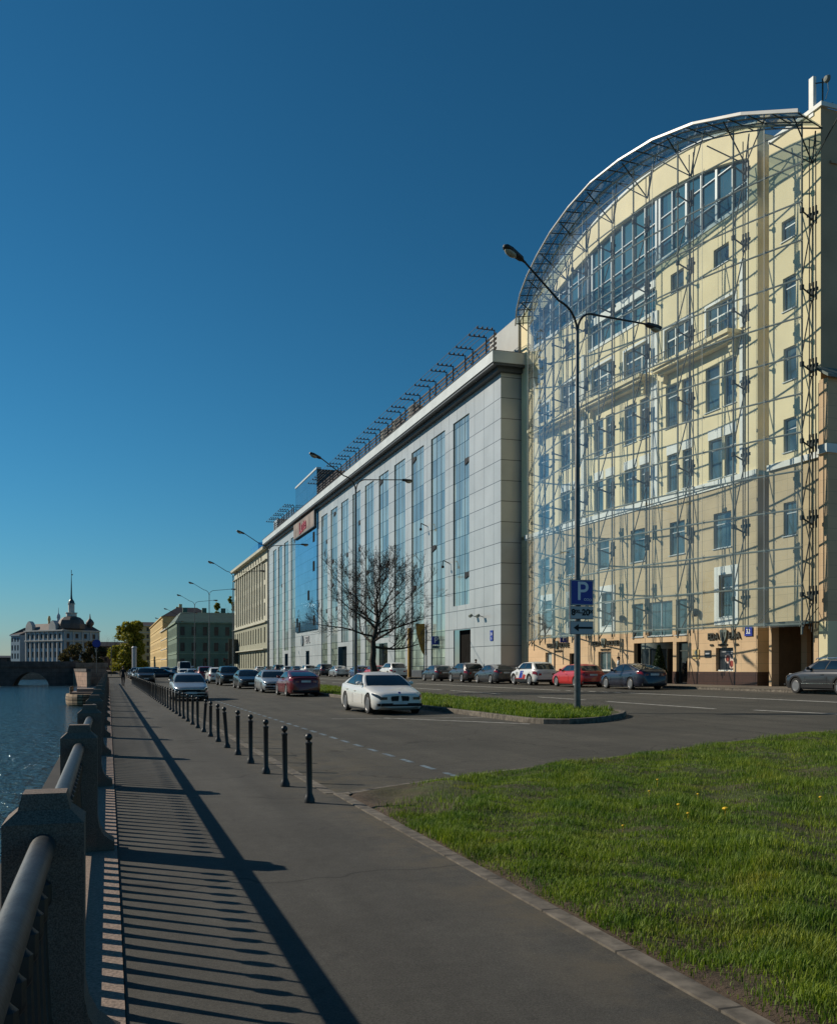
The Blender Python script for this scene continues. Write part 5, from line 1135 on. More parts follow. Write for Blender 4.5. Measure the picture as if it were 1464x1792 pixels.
# ------------------------------------------------------------------ cars
def bool_cut(me, cutters):
    o = bpy.data.objects.new('car_body', me); COL.objects.link(o); tmp = [o]
    for i, c in enumerate(cutters):
        k = bpy.data.objects.new('cutter', c); COL.objects.link(k); tmp.append(k)
        m = o.modifiers.new('arch', 'BOOLEAN'); m.operation = 'DIFFERENCE'; m.object = k; m.solver = 'EXACT'
    dg = bpy.context.evaluated_depsgraph_get(); out = bpy.data.meshes.new_from_object(o.evaluated_get(dg))
    for t in tmp: bpy.data.objects.remove(t)
    return out
def lerp(a, b, t): return a + (b - a) * t
CAR = {}
def car_proto(kind, L=4.8, W=1.85, H=1.46, wb=2.9, fo=.9, r=.335, gc=.17, hood0=.70, cowl=.95, belt=.97, trunk=1.03, A=1.35, B=2.15, C=3.45, D=4.35, tail_z=.98, wt=.60, side_glass=2, grille='wide', black_arch=False, box=False):
    """meshes of one car, local x forward (0 = middle of the car), z up. A..D: windscreen base/top, rear glass top/base, measured from the nose"""
    X = lambda s: L / 2 - s
    hwid = W / 2
    def hw(s): u = abs(2 * s / L - 1); return hwid * (1 - .03 * u ** 3 - .23 * (max(0, u - .76) / .24) ** 2.4)
    kz = [(0, hood0 - .10), (.05, hood0 - .055), (.14, hood0 - .01), (.30, hood0 + .03), (.6, hood0 + .075), (A, cowl), (lerp(A, D, .5), belt), (D, trunk), (L - .22, tail_z + .01), (L - .08, tail_z - .03), (L, tail_z - .13)]
    def zt(s): return float(np.interp(s, [k[0] for k in kz], [k[1] for k in kz]))
    st = sorted({0, .02, .05, .09, .14, .21, .3, .42, .6, .85, A, lerp(A, D, .25), lerp(A, D, .5), lerp(A, D, .75), D, L - .7, L - .5, L - .35, L - .22, L - .13, L - .08, L - .03, L})
    mb = MB(); rings = []
    for s in st:
        h = hw(s); z1 = zt(s); e = min(s, L - s); lift = .10 * max(0, 1 - e / .22); g = gc + lift; sh = .05 * max(0, 1 - e / .1)
        sec = [(.55 * h, g), (.90 * h, g + .02), (.975 * h, g + .10), (1.0 * h, g + .24), (1.0 * h, lerp(g, z1, .62)), (.985 * h, z1 - .17), (.955 * h, z1 - .06), (.90 * h, z1 - .012), (.70 * h, z1 + .014), (.35 * h, z1 + .028)]
        ring = [(X(s), y, z - sh * 0) for y, z in sec] + [(X(s), -y, z) for y, z in sec[::-1]]
        rings.append(ring)
    n = len(rings[0]); vs = [p for r_ in rings for p in r_]
    fs = [(a * n + k, (a + 1) * n + k, (a + 1) * n + (k + 1) % n, a * n + (k + 1) % n) for a in range(len(rings) - 1) for k in range(n)]
    fs += [tuple(range(n)), tuple(range(len(vs) - 1, len(vs) - n - 1, -1))]
    mb.add(vs, fs)
    # greenhouse
    wbse = hwid * .925; wtop = hwid * wt / .6 * .74
    def base(u, sg): s = lerp(A, D, u); return Vector((X(s), sg * min(wbse, hw(s) * .93), zt(s) - .03))
    def top(u, sg): s = lerp(B, C, u); return Vector((X(s), sg * wtop * (1 - .05 * (2 * u - 1) ** 2), H - .05 - .045 * (2 * u - 1) ** 2 * (0 if box else 1) - .015))
    def side(u, v, sg, off=0.):
        a, b = base(u, sg), top(u, sg); p = a.lerp(b, v); p.y += sg * (.03 * math.sin(math.pi * min(1, v)) + off); return p
    def end(y, v, u, off=0.):
        p = base(u, 1).lerp(top(u, 1), v); w_ = p.y + .03 * math.sin(math.pi * v); bulge = (.16 if u == 0 else -.12) * (1 - y * y)
        return Vector((p.x + bulge * (1 - .35 * v) + (off if u == 0 else -off), y * w_, p.z + .012 * math.sin(math.pi * v) + abs(off) * .4))
    NU, NV, NY = 10, 4, 6; g = MB()
    for sg in (1, -1):
        for i in range(NU):
            for j in range(NV):
                q = [side(i / NU, j / NV, sg), side((i + 1) / NU, j / NV, sg), side((i + 1) / NU, (j + 1) / NV, sg), side(i / NU, (j + 1) / NV, sg)]
                g.add(q if sg < 0 else q[::-1], [(0, 1, 2, 3)])
    for u in (0, 1):
        for i in range(NY):
            for j in range(NV):
                y0, y1 = -1 + 2 * i / NY, -1 + 2 * (i + 1) / NY
                q = [end(y0, j / NV, u), end(y1, j / NV, u), end(y1, (j + 1) / NV, u), end(y0, (j + 1) / NV, u)]
                g.add(q[::-1] if u else q, [(0, 1, 2, 3)])
    for i in range(NU):
        for k in range(NY):
            u0, u1 = i / NU, (i + 1) / NU; y0, y1 = -1 + 2 * k / NY, -1 + 2 * (k + 1) / NY
            def rf(u, y):
                p = top(u, 1); b0 = (.16 * .65 * (1 - y * y) if u == 0 else -.12 * .65 * (1 - y * y) if u == 1 else 0)
                return (p.x + b0, y * p.y, p.z + .055 * (1 - y * y) * (1 if 0 < u < 1 else .0) + (.012 if 0 < u < 1 else 0) * 0)
            g.add([rf(u0, y0), rf(u0, y1), rf(u1, y1), rf(u1, y0)], [(0, 1, 2, 3)])
    P_ = {}
    ax = (fo, fo + wb)
    cuts = []
    for s in ax:
        for sg in (1, -1):
            c = MB(); c.lathe([(r * 1.14, -.20), (r * 1.14, .20)], (X(s), sg * (hwid - .08), r + .01), 24, 'y'); c.cur = 0; m_ = c.mesh('cutter'); m_.polygons.foreach_set('material_index', [1] * len(m_.polygons)); cuts.append(m_)
    bm_ = mb.mesh('car_body'); bm_.materials.append(P['white']); bm_.materials.append(M['black'])
    for c in cuts: c.materials.append(P['white']); c.materials.append(M['black'])
    body = bool_cut(bm_, cuts); body.polygons.foreach_set('use_smooth', [True] * len(body.polygons)); body.set_sharp_from_angle(angle=R(38)); body.materials.clear()
    P_['body'] = body
    cab = g.mesh('cabin'); 
    bmx = bmesh.new(); bmx.from_mesh(cab); bmesh.ops.remove_doubles(bmx, verts=bmx.verts, dist=.002); bmesh.ops.recalc_face_normals(bmx, faces=bmx.faces); bmx.to_mesh(cab); bmx.free()
    cab.polygons.foreach_set('use_smooth', [True] * len(cab.polygons)); cab.set_sharp_from_angle(angle=R(50)); P_['cabin'] = cab
    def patch(fn, a0, a1, b0, b1, na=8, nb=4):
        m = MB()
        for i in range(na):
            for j in range(nb):
                f = lambda p, q: fn(lerp(a0, a1, p / na), lerp(b0, b1, q / nb)); m.add([f(i, j), f(i + 1, j), f(i + 1, j + 1), f(i, j + 1)], [(0, 1, 2, 3)])
        bm2 = bmesh.new(); me_ = m.mesh('glass'); bm2.from_mesh(me_); bmesh.ops.remove_doubles(bm2, verts=bm2.verts, dist=.001); bm2.to_mesh(me_); bm2.free()
        me_.polygons.foreach_set('use_smooth', [True] * len(me_.polygons)); return me_
    P_['windscreen'] = patch(lambda y, v: end(y, v, 0, .008), -.93, .93, .10, .93); P_['rear_window'] = patch(lambda y, v: end(y, v, 1, .008), -.88, .88, .14 if not box else .3, .92)
    P_['side_window'] = []; P_['window_trim'] = [patch(lambda u, v, sg=sg: side(u, v, sg, .0035), .085, .90 if side_glass < 3 else .955, .09, .94, 12, 5) for sg in (1, -1)] if side_glass > 1 else []
    splits = {1: [(.12, .40)], 2: [(.115, .475), (.505, .845)], 3: [(.10, .42), (.445, .74), (.765, .93)]}[side_glass]
    for sg in (1, -1):
        for (u0, u1) in splits:
            def fsw(u, v, u0=u0, u1=u1, sg=sg): return side(u, v, sg, .007)
            P_['side_window'].append(patch(fsw, u0, u1, .15, .90))
    # trim details
    def surf_y(s, z): return hw(s) * 1.002
    def lamp_strip(nm, sA, sB, zlo, zhi, sg, y_in, flip):
        m = MB(); N = 8; v = []
        for k in range(N + 1):
            s_ = lerp(sA, sB, k / N); h_ = hw(s_)
            for f in (0, 1):
                z = zlo(s_) if f == 0 else zhi(s_); zz = zt(s_); yy = h_ * (1.0 if z < zz - .17 else .985 if z < zz - .11 else .96)
                v.append((X(s_) + (.010 if flip else -.010), sg * (yy + .012), z))
        # inner end wraps across the nose or tail face
        s0 = sA; cx = X(s0) + (.016 if flip else -.016)
        v = [(cx, sg * y_in, lerp(zlo(s0), zhi(s0), .25)), (cx, sg * y_in, lerp(zlo(s0), zhi(s0), .85))] + v
        n2 = len(v) // 2
        fs = [(2 * k, 2 * k + 2, 2 * k + 3, 2 * k + 1) for k in range(n2 - 1)]
        inner = [(x - (.07 if flip else -.07), y * .93, z) for x, y, z in v]; o_ = len(v)
        fs2 = [(2 * k, 2 * k + 1 - 1 + o_, 2 * k + 2 + o_, 2 * k + 2) for k in range(n2 - 1)] + [(2 * k + 1, 2 * k + 3, 2 * k + 3 + o_, 2 * k + 1 + o_) for k in range(n2 - 1)]
        if flip: m.box(X(.05), X(-.022), min(sg * .50 * hwid, sg * .745 * hwid), max(sg * .50 * hwid, sg * .745 * hwid), zlo(.012) + .015, zhi(.012) - .005)
        m.add(v + inner, (fs if (sg > 0) == (not flip) else [f[::-1] for f in fs]) + fs2); return m.mesh(nm, 50)
    P_['headlight'] = [lamp_strip('headlight', .012, .46, lambda s_: zt(s_) - (.155 - .10 * s_), lambda s_: zt(s_) - .045 - .03 * s_, sg, .50 * hwid, True) for sg in (1, -1)]
    if box: th = (.62, .12)
    elif H > 1.58: th = (.30, .10)
    else: th = (.19, .055)
    P_['tail_light'] = [lamp_strip('tail_light', L - .012, L - .38, lambda s_: min(zt(s_), tail_z - .02) - th[0] + .10 * (L - s_), lambda s_: min(zt(s_), tail_z) - th[1], sg, (.42 if not box else .80) * hwid, False) for sg in (1, -1)]
    m = MB(); zg = hood0 - .19
    if grille == 'kidney':
        for sg in (1, -1):
            a = [(sg * .04, zg + .09), (sg * .30, zg + .075), (sg * .33, zg + .03), (sg * .30, zg - .09), (sg * .07, zg - .09)]
            a = a if sg > 0 else a[::-1]
            m.add([(X(-.018), y, z) for y, z in a] + [(X(.05), y, z) for y, z in a], [tuple(range(5))] + [(i, 5 + i, 5 + (i + 1) % 5, (i + 1) % 5) for i in range(5)])
    else: m.box(X(.05), X(-.012), -.52 * hwid, .52 * hwid, zg - .05, zg + .06)
    P_['grille'] = m.mesh('grille')
    m = MB(); m.box(X(.10), X(-.010), -.72 * hwid, .72 * hwid, gc + .13, gc + .24); m.box(X(.12), X(.0), -.86 * hwid, -.74 * hwid, gc + .14, gc + .23); m.box(X(.12), X(.0), .74 * hwid, .86 * hwid, gc + .14, gc + .23); P_['air_intake'] = m.mesh('air_intake')
    m = MB(); m.box(X(L - .10), X(L + .008), -.8 * hwid, .8 * hwid, gc + .07, gc + .19); m.box(X(L - .6), X(.6), -.93 * hwid, .93 * hwid, gc - .02, gc + .03); P_['underside'] = m.mesh('underside')
    m = MB(); m.box(X(.0), X(-.028), -.26, .26, gc + .205, gc + .315); P_['number_plate'] = [m.mesh('number_plate')]
    m = MB(); zp = tail_z - .22 if not box else gc + .5; m.box(X(L + .018), X(L - .02), -.26, .26, zp - .055, zp + .055); P_['number_plate'].append(m.mesh('number_plate'))
    mi = []
    for sg in (1, -1):
        m = MB(); p = side(.13, .12, sg); m.ball((p.x, p.y + sg * .12, p.z + .07), .07, .11, .075, 10); m.tube((p.x, p.y, p.z + .02), (p.x, p.y + sg * .1, p.z + .05), .025, .03, 6); mi.append(m.mesh('wing_mirror', 60))
    P_['wing_mirror'] = mi
    # door seams and handles
    m = MB()
    for sg in (1, -1):
        for u in (.08, .49, .90):
            s = lerp(A, D, u); y = hw(s) + .0035
            if any(abs(s - a_) < r * 1.2 for a_ in ax): continue
            m.box(X(s) - .010, X(s) + .010, min(sg * (y - .02), sg * y), max(sg * (y - .02), sg * y), gc + .2, lerp(gc, zt(s), .66))
    P_['door_seam'] = m.mesh('door_seam') if m.v else None
    m = MB()
    for sg in (1, -1):
        for u in (.40, .76):
            s = lerp(A, D, u); y = hw(s) * .993; z = zt(s) - .19; m.box(X(s) - .10, X(s) + .10, min(sg * (y - .02), sg * (y + .025)), max(sg * (y - .02), sg * (y + .025)), z - .015, z + .015)
    P_['door_handle'] = m.mesh('door_handle')
    if black_arch:
        m = MB()
        for sg in (1, -1):
            y = hwid + .004; m.box(X(ax[1] - r * 1.25), X(ax[0] + r * 1.25), min(sg * (y - .06), sg * y), max(sg * (y - .06), sg * y), gc + .06, gc + .20)
            for s in ax:
                N = 14; v = []
                for k in range(N + 1):
                    t = math.pi * (-.08 + 1.16 * k / N)
                    for rr in (r * 1.13, r * 1.34): v.append((X(s) + rr * math.cos(t), sg * (hwid + .006), max(gc + .05, r + rr * math.sin(t))))
                m.add(v, [(2 * k, 2 * k + 1, 2 * k + 3, 2 * k + 2) if sg < 0 else (2 * k + 2, 2 * k + 3, 2 * k + 1, 2 * k) for k in range(N)])
        P_['sill_cladding'] = m.mesh('sill_cladding')
    # wheel at origin, outward +y
    m = MB(); wv = .105; m.lathe([(r * .66, -wv), (r * .90, -wv * 1.0), (r, -wv * .75), (r, wv * .75), (r * .92, wv), (r * .68, wv * .95), (r * .66, wv * .6), (r * .1, wv * .35)], (0, 0, 0), 28, 'y'); P_['tyre'] = m.mesh('wheel', 40)
    m = MB(); m.lathe([(r * .70, wv * .92), (r * .66, wv * .98), (r * .62, wv * .9), (r * .62, wv * .6)], (0, 0, 0), 28, 'y'); m.lathe([(r * .16, wv * .4), (r * .15, wv * .92), (.01, wv * .97)], (0, 0, 0), 12, 'y')
    for k in range(5 if kind != 'bmw' else 10):
        a = 2 * math.pi * k / (5 if kind != 'bmw' else 10); w1 = r * (.085 if kind != 'bmw' else .045); ca, sa = math.cos(a), math.sin(a)
        v = []
        for rr, wd_, yy in ((r * .12, w1 * .9, wv * .9), (r * .64, w1 * 1.15, wv * .93)):
            for q, y in ((-1, yy), (1, yy), (1, yy * .55), (-1, yy * .55)): v.append((rr * ca - q * wd_ * sa, y, rr * sa + q * wd_ * ca))
        m.add(v, [(0, 1, 5, 4), (1, 2, 6, 5), (3, 0, 4, 7)])
    P_['rim'] = m.mesh('rim', 30)
    P_['axles'] = [(X(s), sg * (hwid - .105), r, sg) for s in ax for sg in (1, -1)]
    CAR[kind] = P_
def setm(o, m):
    if len(o.data.materials) == 0: o.data.materials.append(m)
    o.material_slots[0].link = 'OBJECT'; o.material_slots[0].material = m
def make_car(kind, paint, x, y, yaw, label, cat='car', group=None, z=None, name='parked_car', simple=False):
    P_ = CAR[kind]; e = empty(name, (x, y, zr(x) + .005 if z is None else z), R(yaw)); tag(e, label, cat, group)
    e.rotation_euler = (0, R(-1.24) * math.cos(R(yaw)), R(yaw))
    def part(nm, me, m, par=e):
        o = bpy.data.objects.new(nm, me); COL.objects.link(o); o.parent = par
        if len(me.materials) == 0:
            me.materials.append(m)
            if nm == 'body': me.materials.append(M['black'])
        o.material_slots[0].link = 'OBJECT'; o.material_slots[0].material = m
        if nm == 'body' and len(o.material_slots) > 1: o.material_slots[1].link = 'OBJECT'; o.material_slots[1].material = M['black']
        return o
    part('body', P_['body'], paint); c = part('cabin', P_['cabin'], paint)
    part('windscreen', P_['windscreen'], M['car_glass']); part('rear_window', P_['rear_window'], M['car_glass'])
    for g_ in P_['side_window']: part('side_window', g_, M['car_glass'])
    for g_ in P_['window_trim']: part('window_trim', g_, M['black'])
    for g_ in P_['headlight']: part('headlight', g_, M['headlight'])
    for g_ in P_['tail_light']: part('tail_light', g_, M['tail'])
    part('grille', P_['grille'], M['black']); part('air_intake', P_['air_intake'], M['black']); part('underside', P_['underside'], M['black'])
    for g_ in P_['number_plate']: part('number_plate', g_, M['plate'])
    for g_ in P_['wing_mirror']: part('wing_mirror', g_, paint)
    if P_.get('door_seam'): part('door_seam', P_['door_seam'], M['black'])
    part('door_handle', P_['door_handle'], paint)
    if P_.get('sill_cladding'): part('sill_cladding', P_['sill_cladding'], M['black'])
    for (ax_, ay_, az_, sg) in P_['axles']:
        w_ = part('wheel', P_['tyre'], M['tyre']); w_.location = (ax_, ay_, az_); w_.rotation_euler = (0, random.uniform(0, 6), 0 if sg > 0 else math.pi)
        rm = part('rim', P_['rim'], M['rim'], w_)
    return e
car_proto('bmw', 4.9, 1.86, 1.47, 2.97, .86, .345, .15, .74, .96, .97, 1.05, 1.30, 2.15, 3.30, 4.28, 1.02, .60, 2, 'kidney')
car_proto('sedan', 4.65, 1.80, 1.46, 2.70, .92, .32, .16, .72, .95, .96, 1.03, 1.25, 2.00, 3.15, 4.05, 1.00)
car_proto('liftback', 4.70, 1.83, 1.46, 2.72, .92, .33, .16, .72, .96, .98, 1.10, 1.25, 2.05, 3.20, 4.45, 1.05)
car_proto('hatch', 4.25, 1.80, 1.45, 2.60, .88, .32, .16, .74, .97, .98, 1.02, 1.15, 1.90, 3.50, 4.10, .98)
car_proto('crossover', 4.40, 1.84, 1.62, 2.63, .88, .35, .21, .86, 1.06, 1.08, 1.10, 1.15, 1.85, 3.65, 4.28, 1.05, black_arch=True)
car_proto('suv', 4.80, 1.92, 1.74, 2.80, .92, .375, .24, .94, 1.14, 1.16, 1.16, 1.25, 2.00, 4.05, 4.68, 1.12, side_glass=3, black_arch=True)
car_proto('estate', 4.75, 1.86, 1.56, 2.76, .94, .345, .21, .82, 1.02, 1.04, 1.04, 1.30, 2.05, 4.15, 4.62, 1.02, side_glass=3, black_arch=True)
car_proto('van', 5.9, 2.0, 2.55, 3.6, 1.0, .35, .22, 1.05, 1.30, 1.32, 1.32, .75, 1.45, 5.75, 5.86, 1.30, wt=.70, side_glass=1, box=True)
FACE, AWAY = -90, 90
# front half row along the island
bm = make_car('bmw', P['white'], 9.42, 34.25, -88.5, 'white saloon with twin oval grilles parked by the traffic island, nearest parked car')
mb = MB(); mb.lathe([(.045, 0), (.045, .006)], (0, 0, 0), 14, 'x'); q = mb.build('emblem', M['sign_blue'], bm); q.location = (2.37, 0, .745); q.rotation_euler = (0, R(-50), 0)
row = [('liftback', 'maroon', 10.2, 54.6, AWAY, 'dark red liftback parked nose away beside the traffic island'),
       ('sedan', 'silver', 10.1, 62.9, FACE, 'silver saloon facing the camera behind the dark red liftback'),
       ('sedan', 'black', 10.1, 74.5, FACE, 'black saloon facing the camera behind the silver saloon'),
       ('suv', 'black', 10.2, 87.5, FACE, 'black tall off-roader facing the camera behind the black saloon'),
       ('crossover', 'white', 10.2, 98.5, AWAY, 'white crossover seen from behind in the island parking row'),
       ('suv', 'maroon', 9.9, 107.5, AWAY, 'dark red off-roader seen from behind past the white crossover'),
       ('sedan', 'silver', 9.6, 118, FACE, 'silver saloon far down the island row, left of the dark red off-roader'),
       ('hatch', 'white', 9.5, 130, FACE, 'white hatchback far down the island row in front of the van'),
       ('van', 'white', 11.8, 163, FACE, 'tall white passenger van standing far down the road')]
for k, c, x, y, a, lab in row: make_car(k, P[c], x, y, a + random.uniform(-1.5, 1.5), lab, 'van' if k == 'van' else 'car', name='parked_van' if k == 'van' else 'parked_car')
make_car('sedan', P['silver'], 4.05, 53.2, FACE, 'pale silver saloon facing the camera beside the bollards', name='moving_car')
make_car('suv', P['grey'], 3.9, 112, FACE, 'grey pickup-like off-roader facing the camera by the far bollards')
make_car('estate', P['navy'], 7.2, 143, -12, 'dark blue estate car turning across the road far away', name='moving_car')
for i, (k, c, y) in enumerate([('suv', 'black', 122), ('sedan', 'black', 131), ('hatch', 'silver', 140), ('suv', 'black', 150), ('sedan', 'navy', 160), ('hatch', 'grey', 170)]):
    make_car(k, P[c], 3.95, y, FACE, '%s in the far kerbside row beyond the bollards, %s from the camera' % ({'suv': 'dark off-roader', 'sedan': 'dark saloon', 'hatch': 'small hatchback'}[k], ordinal(i)), group='cars along the promenade kerb')
far = [(x, y) for y, xs_ in ((178, (6.5, 9.5)), (190, (7.5, 10.5, 13.5)), (203, (9, 12, 15)), (216, (13.5, 16.5, 19.5)), (230, (15, 18, 21))) for x in xs_]
for i, (x, y) in enumerate(far):
    make_car(random.choice(['sedan', 'hatch', 'suv', 'crossover']), P[random.choice(['silver', 'black', 'white', 'grey', 'silver', 'navy'])], x, y, random.choice([FACE, AWAY]), 'tiny car in the crowded parking area at the far end of the road', group='cars in the far parking area')
# far side row along the buildings, all facing away
side = [('estate', 'dgrey', 30.3, 35.0, 'dark grey estate car with roof rails driving out at the right edge', 'moving_car'),
        ('liftback', 'navy', 28.05, 48.4, 'dark navy fastback saloon parked before the revolving door', 'parked_car'),
        ('hatch', 'red', 28.05, 55.1, 'bright red hatchback parked behind the sign post', 'parked_car'),
        ('crossover', 'white', 28.05, 61.8, 'white crossover with blue and red stripes on its side', 'parked_car'),
        ('liftback', 'grey', 28.0, 68.7, 'dark grey saloon parked left of the striped white crossover', 'parked_car'),
        ('crossover', 'brown', 28.0, 74.9, 'dark brownish crossover parked before the black doorway', 'parked_car'),
        ('hatch', 'grey', 28.0, 82.2, 'dark hatchback parked left of the black doorway', 'parked_car'),
        ('suv', 'white', 28.0, 96.5, 'white off-roader parked right behind the bare tree trunk', 'parked_car'),
        ('hatch', 'red', 28.0, 103.5, 'red hatchback parked left of the bare tree trunk', 'parked_car'),
        ('hatch', 'blue', 28.0, 110.5, 'blue hatchback parked between the red hatchback and the lamp', 'parked_car'),
        ('sedan', 'silver', 28.0, 121.5, 'silver saloon parked below the dark shop doorway', 'parked_car'),
        ('suv', 'navy', 28.0, 130.5, 'dark blue off-roader parked left of the silver saloon', 'parked_car'),
        ('crossover', 'white', 28.0, 141.5, 'white crossover parked before the far glazed entrance', 'parked_car'),
        ('sedan', 'black', 28.0, 151, 'black saloon parked before the blue glazed bay', 'parked_car'),
        ('hatch', 'silver', 28.0, 159, 'silver hatchback far along the building row', 'parked_car'),
        ('suv', 'black', 28.0, 168, 'black off-roader far along the building row', 'parked_car'),
        ('sedan', 'navy', 28.0, 178, 'navy saloon before the far end of the grey block', 'parked_car'),
        ('hatch', 'white', 28.0, 190, 'white hatchback before the stone building', 'parked_car')]
for k, c, x, y, lab, nm in side:
    e = make_car(k, P[c], x, y, AWAY, lab, name=nm)
    if 'stripes' in lab:
        mb = MB(); W2_ = 1.84 / 2 + .0075
        mb.add([(-.10, W2_, .42), (.42, W2_, .42), (.12, W2_ - .01, .98), (-.40, W2_ - .01, .98)], [(3, 2, 1, 0)]); mb.build('blue_stripe', M['sign_blue'], e)
        mb = MB(); mb.add([(-.62, W2_, .42), (-.14, W2_, .42), (-.38, W2_, .76), (-.78, W2_, .70)], [(3, 2, 1, 0)]); mb.add([(-.14, W2_ + .001, .42), (.95, W2_ + .001, .42), (.95, W2_ + .001, .48), (-.14, W2_ + .001, .48)], [(3, 2, 1, 0)]); mb.build('red_stripe', M['red'], e)
        mb = MB(); 
        for q in range(3): mb.box(.52, .92, W2_, W2_ + .002, .86 - .09 * q, .90 - .09 * q)
        mb.build('door_text', M['steel'], e)
    if 'roof rails' in lab:
        for sg in (1, -1):
            mb = MB(); mb.path([(.45, sg * .63, 1.50), (.35, sg * .64, 1.57), (-1.5, sg * .64, 1.57), (-1.6, sg * .63, 1.50)], .018, 6); mb.build('roof_rail', M['chrome'], e)
        mb = MB(); mb.box(-1.15, 1.05, .936, .945, .44, .475); mb.build('side_strip', M['chrome'], e)

# ------------------------------------------------------------------ small street things
def sign_post(x, y, h, label, px, pz, pw, extra=0, z0=None):
    z0 = zr(30.5) + .13 if z0 is None else z0; e = empty('parking_sign_post', (x, y, z0)); tag(e, label, 'sign')
    mb = MB(); mb.lathe([(.14, 0), (.14, .5), (.06, .6), (.05, h)], n=10); mb.tube((0, 0, pz), (px, 0, pz), .02, .02, 6); mb.build('post', M['pole_dark'], e)
    mb = MB(); mb.box(px - pw / 2, px + pw / 2, -.05, 0, pz - pw / 2, pz + pw / 2); q = mb.build('sign_face', M['sign_blue'], e); lettering('P', pw * .95, M['sign_letter'], q, (px, -.055, pz), extrude=.002, bold=.01)
    if extra: mb = MB(); mb.box(px - pw / 2, px + pw / 2, -.05, 0, pz - pw * .95, pz - pw * .6); mb.build('lower_plate', M['blue_line'], e)
sign_post(30.5, 93.0, 5.3, 'dark post with a blue parking sign hung off to the right, before the glass strips', 1.0, 3.75, .85, 1)
sign_post(30.5, 63.5, 4.6, 'dark thin post with a blue parking sign near the grey block corner', .75, 3.15, .66)
e = empty('totem', (30.4, 98.5, zr(30.5) + .13)); tag(e, 'narrow yellow-brown advertising pillar seen edge-on before the grey block', 'pillar')
mb = MB(); mb.box(-.16, -.02, -.2, .2, 0, 5.2); mb.build('sunlit_tone_face', M['yellow'], e); mb = MB(); mb.box(-.02, .16, -.22, .2, 0, 5.25); mb.build('pillar_core', M['rust_metal'], e)  # yellow half holds the sunlit tone in its colour, core stays brown
e = empty('feather_flag', (31.0, 96.8, zr(30.5) + .13)); tag(e, 'tall yellow feather banner on a thin pole beside the pillar', 'banner')
mb = MB(); mb.tube((.5, 0, 0), (.55, 0, 5.6), .03, .02, 6); mb.build('pole', M['pole_dark'], e)
mb = MB(); N = 10
for k in range(N):
    t0, t1 = k / N, (k + 1) / N; w0, w1 = [.95 * (1 - (1 - t) ** 1.5) ** .7 * .95 + .05 for t in (t0, t1)]
    a0, a1 = .05 * math.sin(5 * t0), .05 * math.sin(5 * t1)
    mb.add([(.53, a0, 2.2 + 3.4 * t0), (.53 - w0, -a0 + .05, 2.3 + 3.3 * t0), (.53 - w1, -a1 + .05, 2.3 + 3.3 * t1), (.53, a1, 2.2 + 3.4 * t1), (.53, a0 + .012, 2.2 + 3.4 * t0), (.53 - w0, -a0 + .062, 2.3 + 3.3 * t0), (.53 - w1, -a1 + .062, 2.3 + 3.3 * t1), (.53, a1 + .012, 2.2 + 3.4 * t1)], [(0, 1, 2, 3), (7, 6, 5, 4), (0, 4, 5, 1), (3, 2, 6, 7)])
mb.build('banner', M['yellow'], e)
e = empty('advert_column', (4.6, 190, 0)); tag(e, 'slim pale grey advertising column in front of the yellow-green tree', 'column')
mb = MB(); mb.lathe([(.5, 0), (.5, .5), (.42, .5), (.42, 5.2), (.55, 5.3), (.3, 5.6)], n=12); mb.build('column', M['sign_white'], e)
for x, y, h, lab in ((-2.0, 178, 6.4, 'round blue road sign on a pole at the bridge end'), (0.5, 200, 6.0, 'tall thin pole beyond the bridge end of the promenade')):
    e = empty('road_sign', (x, y, 0)); tag(e, lab, 'sign'); mb = MB(); mb.tube((0, 0, 0), (0, 0, h), .07, .07, 8); mb.build('post', M['pole'], e)
    if 'blue' in lab: mb = MB(); mb.lathe([(.7, -.06), (.7, 0)], (0, -.08, h - .6), 16, 'y'); mb.build('sign_face', M['sign_blue'], e)
for i, (x, y) in enumerate(((22.5, 242), (27.5, 246))):
    e = empty('traffic_light', (x, y, .3)); tag(e, 'small far traffic light before the green house, %s' % ('left one' if i == 0 else 'right one'), 'traffic light'); mb = MB(); mb.tube((0, 0, 0), (0, 0, 3.6), .07, .07, 8); mb.build('post', M['pole_dark'], e)
    mb = MB(); mb.box(-.2, .2, -.15, .1, 2.6, 3.7); q = mb.build('signal_box', M['black'], e); mb = MB(); mb.lathe([(.12, -.19), (.12, -.151)], (0, 0, 3.45), 12, 'y'); mb.build('red_lens', M['red'], q)
e = empty('hoarding', (29, 250, .3)); tag(e, 'grey framed hoarding panel at the far crossing', 'hoarding'); mb = MB(); mb.box(0, 8, -.1, .1, 2.2, 8.5); mb.build('panel', M['steel'], e); mb = MB(); mb.tube((.3, 0, 0), (.3, 0, 8.5), .12, .12, 6); mb.tube((7.7, 0, 0), (7.7, 0, 8.5), .12, .12, 6); mb.build('posts', M['pole_dark'], e)
